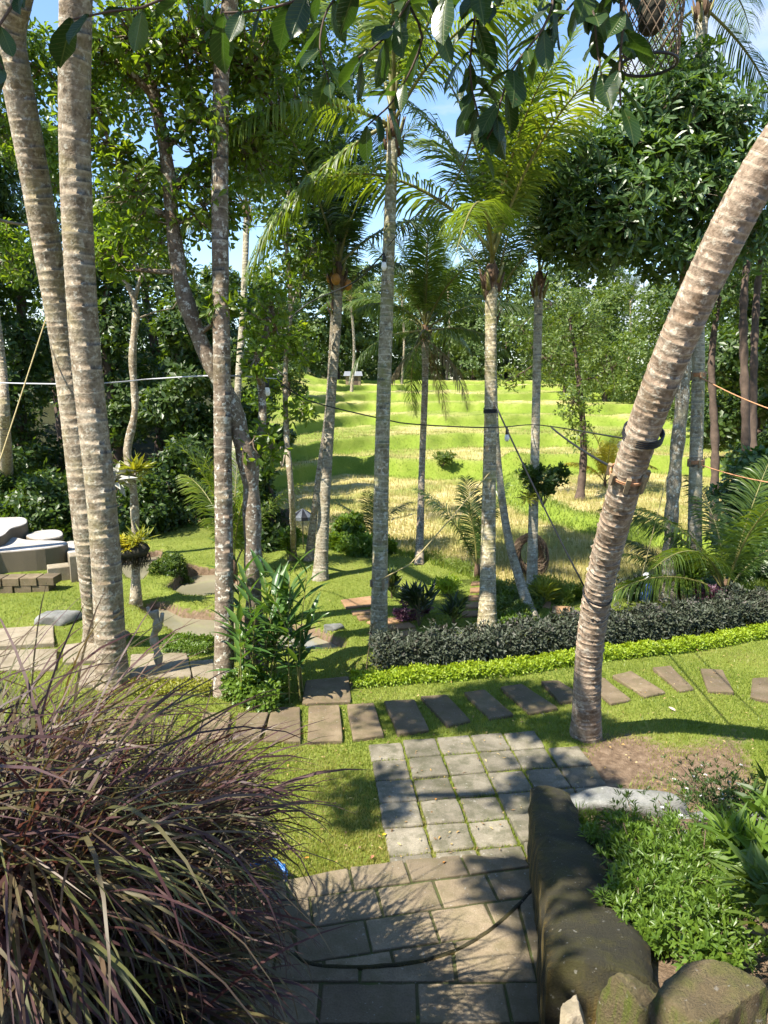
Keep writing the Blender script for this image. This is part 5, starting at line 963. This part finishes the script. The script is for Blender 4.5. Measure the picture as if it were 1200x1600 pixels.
# hanging log planter on the slender tree
c = P(203, 862, 12.7); t = thing('hanging_planter', 'dark hanging log planter full of yellow plants on the slender tree', 'planter', c); rng = np.random.default_rng(5); rg = random.Random(5)
mb = MB(); mb.tube([(-.36, .05, .06), (-.3, .02, .04), (0, 0, 0), (.26, 0, .05), (.34, 0, .1)], [.06, .14, .16, .14, .05], 12, jit=.18, rng=rg)
for i in range(260): a = rg.uniform(-.34, .33); q = Vector((a, rg.uniform(-.14, .12), -.06+rg.uniform(-.06, .05))); mb.tube([q, q+Vector((rg.uniform(-.04, .04), rg.uniform(-.03, .03), -.1)), q+Vector((rg.uniform(-.05, .05), rg.uniform(-.04, .04), -rg.uniform(.14, .26)))], [.006, .005, .002], 3, cap=False)
mb.build('root_ball', MAT['roots'], t)
C = np.stack([rng.uniform(-.34, .18, 70), rng.uniform(-.12, .1, 70), rng.uniform(.06, .22, 70)], 1); V, Tt, rn = rosettes(rng, C, np.tile([[0, -.3, 1.0]], (70, 1)), 7, .11, .032, 'fold', (55, 18)); ob('yellow_foliage', mesh_np('yellow_foliage', V, Tt, rn, MAT['leaf_yellow'], False), t)
C = np.array([[.17, -.1, .2], [.24, -.05, .22], [.1, -.02, .2]]); V, Tt, rn = rosettes(rng, C, np.tile([[.1, -.1, 1.0]], (3, 1)), 14, .28, .035, 'lance', (50, 20)); ob('bromeliad', mesh_np('bromeliad', V, Tt, rn, MAT['leaf_fern'], False), t)
# ------------------------------------------------------------------ stone furniture
def smooth_outline(pts, n=4):
    p = [Vector((a, b)) for a, b in pts]; out_ = []; m = len(p)
    for i in range(m):
        a, b, c, d = p[i-1], p[i], p[(i+1) % m], p[(i+2) % m]
        for k in range(n): t = k/n; q = .5*((2*b)+(c-a)*t+(2*a-5*b+4*c-d)*t*t+(3*b-a-3*c+d)*t**3); out_.append((q.x, q.y))
    ar = sum(out_[i][0]*out_[(i+1) % len(out_)][1]-out_[(i+1) % len(out_)][0]*out_[i][1] for i in range(len(out_)))
    return out_ if ar > 0 else out_[::-1]
bn = thing('stone_bench', 'white curved terrazzo stone bench at the left edge of the lawn', 'stone bench', (0, 0, 0))
def tier(name, px, z, z0=-.1, bev=.03):
    o = smooth_outline([(G(x, y, z).x, G(x, y, z).y) for x, y in px]); mb = MB(); mb.prism(o, z0, z, bev=bev); mb.build(name, MAT['white_stone'], bn, smooth=False)
tier('seat', [(-60, 842), (10, 838), (45, 843), (98, 845), (103, 850), (70, 856), (0, 862), (-60, 868)], .52)
tier('backrest', [(-60, 812), (10, 808), (36, 808), (43, 813), (38, 819), (18, 825), (5, 836), (-20, 842), (-60, 842)], .74, .3)
tier('side_seat', [(40, 836), (60, 829), (88, 827), (98, 831), (94, 838), (60, 842)], .5)
tier('low_slab', [(104, 846), (128, 847), (134, 858), (128, 866), (106, 864)], .36)
for lb, px, py, z, sx_, sy_ in (('square pale stone block left of the taller block by the bench', 93, 905, .3, .42, .36), ('taller square stone block in front of the bench end', 126, 905, .55, .38, .36)):
    b = G(px, py); o = thing('stone_block', lb, 'stone block', (b.x, b.y, 0)); mb = MB(); mb.box((0, 0, z/2-.05), (sx_, sy_, z+.1), .5); mb.build('block', MAT['sand_stone'], o, smooth=False)
lw = thing('low_wall', 'low brown brick wall at the left edge below the bench', 'low wall', (G(20, 925).x, G(20, 925).y, 0)); R = random.Random(2)
for r_ in range(2):
    for k in range(6):
        mb = MB(); mb.box((-1.1+.33*k+(r_ % 2)*.12, .03*k, .06+.16*r_), (.31, .36, .15), .03+R.uniform(-.05, .05)); mb.build('brick', MAT['step_slab'], lw, smooth=False)
# thatched shelter
b = gp_(440, 850); sh = thing('thatched_shelter', 'small thatched shelter half hidden among trees left of the pale palm', 'shelter', b); rg = random.Random(6); k = 16.2/F
mb = MB(); mb.box((0, 0, .28), (30*k*1.2, .4, .56)); mb.build('base', MAT['wood'], sh)
mb = MB()
for i in range(700):
    x = rg.uniform(-.5, .5); s_ = rg.choice((-1, 1)); f = rg.uniform(.0, .6); q = Vector((x*.62, s_*f*.36, .98-f*.4)); mb.tube([q, q+Vector((rg.uniform(-.02, .02), s_*.1, -.13))], [.012, .005], 3, cap=False)
mb.build('thatch', MAT['thatch'], sh)
for x in (-.24, .24):
    for y in (-.16, .16): mb = MB(); mb.tube([(x, y, .5), (x, y, .92)], .018, 6); mb.build('post', MAT['wood'], sh)
um = thing('striped_parasol', 'small black and white striped parasol beside the thatched shelter', 'parasol', gp_(474, 858)); mb = MB(); mb.tube([(0, 0, 0), (0, 0, 1.02)], .012, 6); mb.build('pole', MAT['wood'], um)
for i in range(12):
    a, a2 = i*math.pi/6, (i+1)*math.pi/6; mb = MB(); r1 = .3; mb.poly([(0, 0, 1.06), (math.cos(a)*r1, math.sin(a)*r1, .88), (math.cos(a2)*r1, math.sin(a2)*r1, .88)]); mb.poly([(math.cos(a)*r1, math.sin(a)*r1, .88), (math.cos(a)*r1, math.sin(a)*r1, .8), (math.cos(a2)*r1, math.sin(a2)*r1, .8), (math.cos(a2)*r1, math.sin(a2)*r1, .88)])
    mb.build('canopy_panel', MAT['black'] if i % 2 else MAT['tin'], um, smooth=False)
# nest sculpture
b = drop(hit(826, 900)); b.z += .05; ne = thing('nest_sculpture', 'woven twig ring nest sculpture standing at the lawn edge by the thin palm', 'nest sculpture', b); rg = random.Random(8); mb = MB(); zc = .52
for i in range(330):
    a0 = rg.uniform(0, 6.28); da = rg.uniform(.6, 1.5); ph = rg.uniform(0, 6.28); rt = .14*rg.uniform(.6, 1.0); pts = []
    for j in range(7):
        a = a0+da*j/6; w_ = ph+j*.35; tr_ = rt*(.62+.75*(.5-.5*math.sin(a))); R_ = .36+tr_*math.cos(w_); pts.append((R_*math.cos(a)*.95, tr_*math.sin(w_)*1.2, zc+R_*math.sin(a)*1.25))
    mb.tube(pts, .009, 3, cap=False)
mb.build('twig_ring', MAT['twig'], ne); mb = MB(); mb.tube([(-.3, 0, -.02), (-.1, 0, .05), (.1, 0, .05), (.3, 0, -.02)], [.1, .13, .13, .1], 8, jit=.2, rng=rg); mb.build('base', MAT['twig'], ne)
# far tin hut
b = P(552, 583, 78); b.z = hz_(b.x, b.y); hu = thing('field_hut', 'small grey field hut at the top of the terraces', 'hut', b); hu.scale = (.62,)*3
mb = MB(); mb.box((0, 0, .9), (2.6, 2.2, 1.8)); mb.build('wall', MAT['wood'], hu, smooth=False); mb = MB(); mb.poly([(-1.7, -1.5, 1.7), (1.7, -1.5, 1.7), (1.5, 0, 2.5), (-1.5, 0, 2.5)]); mb.poly([(-1.5, 0, 2.5), (1.5, 0, 2.5), (1.7, 1.5, 1.7), (-1.7, 1.5, 1.7)]); mb.build('roof', MAT['tin'], hu, smooth=False)
mb = MB(); mb.box((.5, -1.11, .8), (.7, .05, 1.5)); mb.build('door', MAT['tree_bark_dark'], hu, smooth=False)
# blue and white ornament behind the hedge
b = gp_(1008, 938); orn = thing('garden_ornament', 'small white and blue ornament behind the hedge right of the leaning palm', 'ornament', b)
mb = MB(); mb.tube([(0, 0, 0), (0, 0, .3), (0, 0, .42)], [.1, .13, .06], 10); mb.build('body', MAT['blue_cloth'], orn); mb = MB(); mb.tube([(0, 0, .42), (0, 0, .47), (0, 0, .56), (0, 0, .6)], [.03, .07, .07, .02], 10); mb.build('head', MAT['white_paint'], orn)
# ------------------------------------------------------------------ ropes, cables and lamps
def wire(name, label, pts, r, mat, sag=0.0, cat='rope', bulbs=(), group=None):
    b = Vector(pts[0]); t = thing(name, label, cat, b, group); q = [Vector(p)-b for p in pts]
    if len(q) == 2: q = [q[0].lerp(q[1], i/12)+Vector((0, 0, -sag*4*(i/12)*(1-i/12))) for i in range(13)]
    else: q, _ = catmull(q, .25)
    mb = MB(); mb.tube(q, r, 5); mb.build('line', mat, t)
    for f in bulbs:
        c = q[min(len(q)-1, int(round(f*(len(q)-1))))]; s_ = 1.0
        m1 = MB(); m1.tube([c, c+Vector((0, 0, -.04)), c+Vector((0, 0, -.05)), c+Vector((0, 0, -.13))], [.008, .01, .028, .03], 8); so = m1.build('socket', MAT['black'], t)
        m2 = MB(); m2.tube([c+Vector((0, 0, -.12)), c+Vector((0, 0, -.15)), c+Vector((0, 0, -.2)), c+Vector((0, 0, -.24)), c+Vector((0, 0, -.255))], [.022, .035, .045, .03, .008], 10); m2.build('bulb', MAT['bulb'], so)
    return t
SG = 'festoon light strings'
wire('light_string', 'pale cable strung across the forest edge at the left', [P(-60, 597, 12), P(130, 600, 9.9), P(240, 592, 11.5), P(345, 587, 9.3), P(432, 592, 10.5)], .011, MAT['wire_pale'], cat='light string', bulbs=(.97,), group=SG)
wire('light_string', 'black light string hung across the rice terraces', [P(432, 592, 10.5), P(480, 625, 10.6), P(600, 655, 10.8), P(650, 663, 11.0), P(765, 668, 11.3), P(840, 664, 13.5), P(1008, 690, 6.6)], .010, MAT['cable'], cat='light string', bulbs=(.3,), group=SG)
wire('light_string', 'black cable looping from the central palm up to the overhanging branch', [P(600, 395, 10.4), P(555, 440, 11.5), P(480, 475, 12.5), P(430, 520, 12)], .012, MAT['cable'], cat='light string', bulbs=(.03,), group=SG)
wire('light_string', 'dark cable curving from the central palm to the upper right leaves', [P(606, 385, 10.3), P(640, 345, 9), P(690, 310, 7), P(720, 265, 5), P(745, 190, 3.4)], .007, MAT['cable'], cat='light string', group=SG)
wire('guy_rope', 'yellow guy rope at the left edge tied to the big palm', [P(76, 485, 9.6), P(-5, 735, 8.6)], .009, MAT['rope'], group='guy ropes')
wire('guy_rope', 'dark guy rope falling from the mossy palm to the leaning palm foot', [P(772, 628, 11.5), P(912, 915, 11.2)], .014, MAT['cable'], .05, group='guy ropes')
wire('guy_rope', 'knotted rope tied to the wooden blocks on the leaning palm', [P(862, 668, 9.5), P(966, 735, 6.4)], .013, MAT['cable'], .03, group='guy ropes')
wire('guy_rope', 'thin rope slanting from the central palm band up to the mossy palm', [P(596, 905, 10.8), P(640, 882, 10.9), P(768, 735, 11.5)], .009, MAT['rope'], group='guy ropes')
wire('guy_rope', 'upper orange rope from the rope palm to the right edge', [P(1092, 588, 13.4), P(1230, 648, 11.5)], .011, MAT['rope_orange'], .05, group='guy ropes')
wire('guy_rope', 'lower orange rope from the rope palm to the right edge', [P(1089, 724, 13.6), P(1230, 758, 12)], .011, MAT['rope_orange'], .05, group='guy ropes')
wire('guy_rope', 'pale thin rope in front of the rice field beside the spotted trunk', [P(1042, 745, 13), P(1003, 900, 12.8)], .008, MAT['rope'], group='guy ropes')
def band(name, label, c, axis, r, rt, mat, turns=1, blocks=0, tilt_=.0, cat='band', bmat=None):
    t = thing(name, label, cat, c); ax = Vector(axis).normalized(); X = ax.cross(Vector((0, 1, 0))).normalized(); Y = ax.cross(X); mb = MB(); pts = []
    for i in range(24*turns+1): a = i*2*math.pi/24; pts.append(X*math.cos(a)*r+Y*math.sin(a)*r+ax*(rt*2*i/24+tilt_*math.cos(a)*r))
    mb.tube(pts, rt, 6); mb.build('loop', mat, t)
    for k in range(blocks):
        a = k*2*math.pi/blocks+.4; q = X*math.cos(a)*(r+.012)+Y*math.sin(a)*(r+.012); m2 = MB(); d = X*math.cos(a)+Y*math.sin(a); s_ = ax.cross(d)
        co = [q+d*u*.018+s_*v*.02+ax*w2*(.055+.02*(k % 3)) for u, v, w2 in ((-1, -1, -1), (1, -1, -1), (1, 1, -1), (-1, 1, -1), (-1, -1, 1), (1, -1, 1), (1, 1, 1), (-1, 1, 1))]
        for f in ((0, 3, 2, 1), (4, 5, 6, 7), (0, 1, 5, 4), (1, 2, 6, 5), (2, 3, 7, 6), (3, 0, 4, 7)): m2.poly([co[i] for i in f])
        m2.build('wooden_block', MAT['wood'], t, smooth=False)
    return t
axJ = P(1040, 580, 5.65)-P(940, 900, 7.2)
band('rope_band', 'rope and wooden blocks tied round the leaning palm', P(981, 742, 6.36), axJ, .158, .008, MAT['rope_orange'], 2, 7)
band('hose_coil', 'black cable coiled round the leaning palm', P(1003, 684, 6.12), axJ, .166, .010, MAT['cable'], 4, cat='cable coil')
band('wire_band', 'thin dark wire round the lower leaning palm', P(933, 930, 7.32), axJ, .15, .006, MAT['cable'], 2, tilt_=.15)
band('metal_band', 'metal band with rope round the central palm', P(593, 910, 11.02), (0, 0, 1), .125, .009, MAT['tin'], 2, 4)
band('rope_band', 'upper rope band on the rope palm', P(1090, 588, 13.5), (0, 0, 1), .125, .012, MAT['rope_orange'], 3, 5)
band('rope_band', 'lower rope band on the rope palm', P(1087, 724, 13.64), (0, 0, 1), .13, .012, MAT['rope_orange'], 3, 5)
band('rope_band', 'dark cord tied round the mossy palm', P(766, 645, 11.6), (0, 0, 1), .105, .012, MAT['cable'], 3)
# blue hose
hs = thing('garden_hose', 'coil of blue garden hose beside the stair landing', 'hose', (G(416, 1392).x, G(416, 1392).y, 0)); mb = MB(); pts = []
for i in range(70): a = i*.28; pts.append((math.cos(a)*(.16+.01*math.sin(i)), math.sin(a)*.1, .09+.07*math.sin(a)+.0012*i))
mb.tube(pts, .011, 7); mb.build('coil', MAT['hose'], hs)
# ------------------------------------------------------------------ fallen leaves
rg = random.Random(77)
for i, (lb, px, py, z, L, mt) in enumerate((('big red brown fallen leaf on the planter', 975, 1302, None, .17, 'dead_red'), ('orange fallen leaf by the stair wall', 942, 1368, None, .12, 'dead_orange'), ('yellow fallen leaf on the lawn beside the pavers', 597, 1306, .04, .06, 'dead_yellow'), ('pale fallen leaf on the lawn by the leaning palm', 1044, 1105, .04, .1, 'dead_pale'), ('orange fallen leaf on the stair landing', 692, 1349, .215, .05, 'dead_orange'), ('red brown fallen leaf on the dark lower stair', 410, 1538, .41, .08, 'dead_red'), ('small orange leaf on the left lawn', 475, 1342, .04, .05, 'dead_orange'), ('dry leaf lying on a paver', 680, 1250, .045, .04, 'dead_orange'), ('purple dry leaf in front of the landing edge', 580, 1343, .04, .06, 'dead_red'), ('yellow leaf on the wall side of the stair', 810, 1450, .22, .05, 'dead_yellow'))):
    if z is None:
        p = P(px, py, 5.2)
        for _ in range(12): p = G(px, py, hz_(p.x, p.y)+.16)
    else: p = G(px, py, z)
    me = fine_leaf('fallen_leaf', L, L*.48, OV, .18, .15, MAT[mt]); o = ob('fallen_leaf', me, None, p); o.rotation_euler = (rg.uniform(-.3, .3), rg.uniform(-.2, .2), rg.uniform(0, 6.28)); tag(o, lb, 'fallen leaf', 'fallen leaves')
# ------------------------------------------------------------------ grass
def blades(name, label, X, Y, h, wd, mat, seed, lean=.5, rbias=None):
    rng = np.random.default_rng(seed); n = len(X); zg = terrain(X, Y)[0]; B = np.stack([X, Y, zg-.004], 1); a = rng.uniform(0, 6.283, n); b = rng.uniform(0, 6.283, n)
    hh = h*rng.uniform(.5, 1.2, n); wv = np.stack([np.cos(a), np.sin(a), 0*a], 1)*(wd*rng.uniform(.6, 1.3, n))[:, None]/2; tip = B+np.stack([np.cos(b)*hh*lean*rng.uniform(0, 1.6, n), np.sin(b)*hh*lean*rng.uniform(0, 1.6, n), hh], 1)
    V = np.stack([B-wv, B+wv, tip], 1).reshape(-1, 3); Tt = np.arange(n*3).reshape(-1, 3); rn = rng.uniform(0, .85, n) if rbias is None else np.clip(rng.uniform(0, .7, n)+rbias, 0, 1)
    o = ob(name, mesh_np(name, V, Tt, np.repeat(rn, 3), MAT[mat], False)); o['kind'] = 'stuff'; o['label'] = label; o['category'] = 'grass'
rng = np.random.default_rng(900)
def sample(n, x0, x1, y0, y1, pw=1.6):
    u = rng.uniform(0, 1, n); y = (y0**(1-pw)+u*(y1**(1-pw)-y0**(1-pw)))**(1/(1-pw)); x = rng.uniform(-1, 1, n)*(y*.62+1.0); k = (x > x0) & (x < x1); return x[k], y[k]
X, Y = sample(420000, -11, 9, 4.7, 21)
_, gm, _, fl_, psd, bank, bedm = terrain(X, Y); keep = (gm > .6) & (fl_ < .4) & (psd > .03) & (bedm < .3)
keep &= ~((X > -1.35) & (X < 1.6) & (Y < np.interp(X, FAR_X, FAR_Y)+.02)); wn = worn(X, Y)*(Y < 13); keep &= rng.uniform(0, 1, len(X)) > wn*1.05
for q in SLABS:
    xs_ = [p[0] for p in q]; ys_ = [p[1] for p in q]; bb = (X > min(xs_)-.02) & (X < max(xs_)+.02) & (Y > min(ys_)-.02) & (Y < max(ys_)+.02) & keep
    ii = np.nonzero(bb)[0]
    if len(ii): keep[ii[poly_sd(q, X[ii], Y[ii]) < -.006]] = False
X, Y, wn = X[keep], Y[keep], wn[keep]; pn = .28*np.sin(X*1.1+2)*np.sin(Y*1.4)+.2*np.sin(X*3.1+Y*2.3)+.15*np.sin(X*7.3-Y*4.1)*np.sin(Y*6.1)+.22*(X < .5)*(Y < 8)-.12*(X > 1.5)
blades('lawn_grass', 'short bright green lawn grass of the garden', X, Y, .042, .011, 'lawn_blade', 901, rbias=pn+.15+wn*.4)
X, Y = sample(170000, -12, 30, 13.2, 48, 1.5); _, gm, ri, fl_, psd, bank, _ = terrain(X, Y); k = (gm < .4) & (ri < .35) & (fl_ < .3)
Xr = X*.84+Y*.54; Yr = -X*.54+Y*.84; Xr = np.round(Xr/.24)*.24+rng.normal(0, .05, len(X)); Yr = np.round(Yr/.24)*.24+rng.normal(0, .05, len(X)); hx = Xr*.84-Yr*.54; hy = Xr*.54+Yr*.84
blades('rice_stubble', 'dry cut rice stubble of the lower fields', hx[k], hy[k], .2, .022, 'stubble', 902, .35)
X, Y = sample(260000, -14, 40, 13, 92, 1.15); _, gm, ri, fl_, psd, bank, _ = terrain(X, Y); k = ((ri > .3) | (bank > .3)) & (fl_ < .4)
blades('terrace_grass', 'bright green grass on the terrace banks', X[k], Y[k], .13, .03, 'bund_blade', 903, .5)
X, Y = sample(60000, -12, 40, 40, 95, 1.1); _, gm, ri, fl_, psd, bank, _ = terrain(X, Y); k = (ri < .35) & (fl_ < .3)
blades('upper_rice', 'young rice and weeds on the upper terraces', X[k], Y[k], .07, .03, 'bund_blade', 904, .5)

# scattered litter: dry leaflets lying on the lawn and the stones
rng = np.random.default_rng(950); X, Y = sample(1500, -6, 6, 5.0, 13); zg, gm, _, _, psd, _, bedm = terrain(X, Y); k = (gm > .9) & (psd > .1) & (bedm < .2) & ~((X > -1.35) & (X < 1.6) & (Y < 5.35)); X, Y, zg = X[k], Y[k], zg[k]; n = len(X)
a = rng.uniform(0, 6.28, n); V, Tt, kv = leaf_arrays(np.stack([X, Y, zg+.045], 1), np.stack([np.cos(a), np.sin(a), rng.normal(0, .2, n)], 1), np.stack([rng.normal(0, .3, n), rng.normal(0, .3, n), np.ones(n)], 1), rng.uniform(.02, .055, n), rng.uniform(.008, .022, n), 'fold')
MAT['litter'] = leaf_mat('litter', [(.12, .07, .035), (.26, .16, .07), (.4, .26, .08), (.5, .4, .2)], .7, .15, (1.1, 1, .8)); lt = ob('leaf_litter', mesh_np('leaf_litter', V, Tt, np.repeat(rng.uniform(0, 1, n), kv), MAT['litter'], False)); lt['kind'] = 'stuff'; lt['label'] = 'dry leaf litter scattered over the lawn and pavers'; lt['category'] = 'leaf litter'
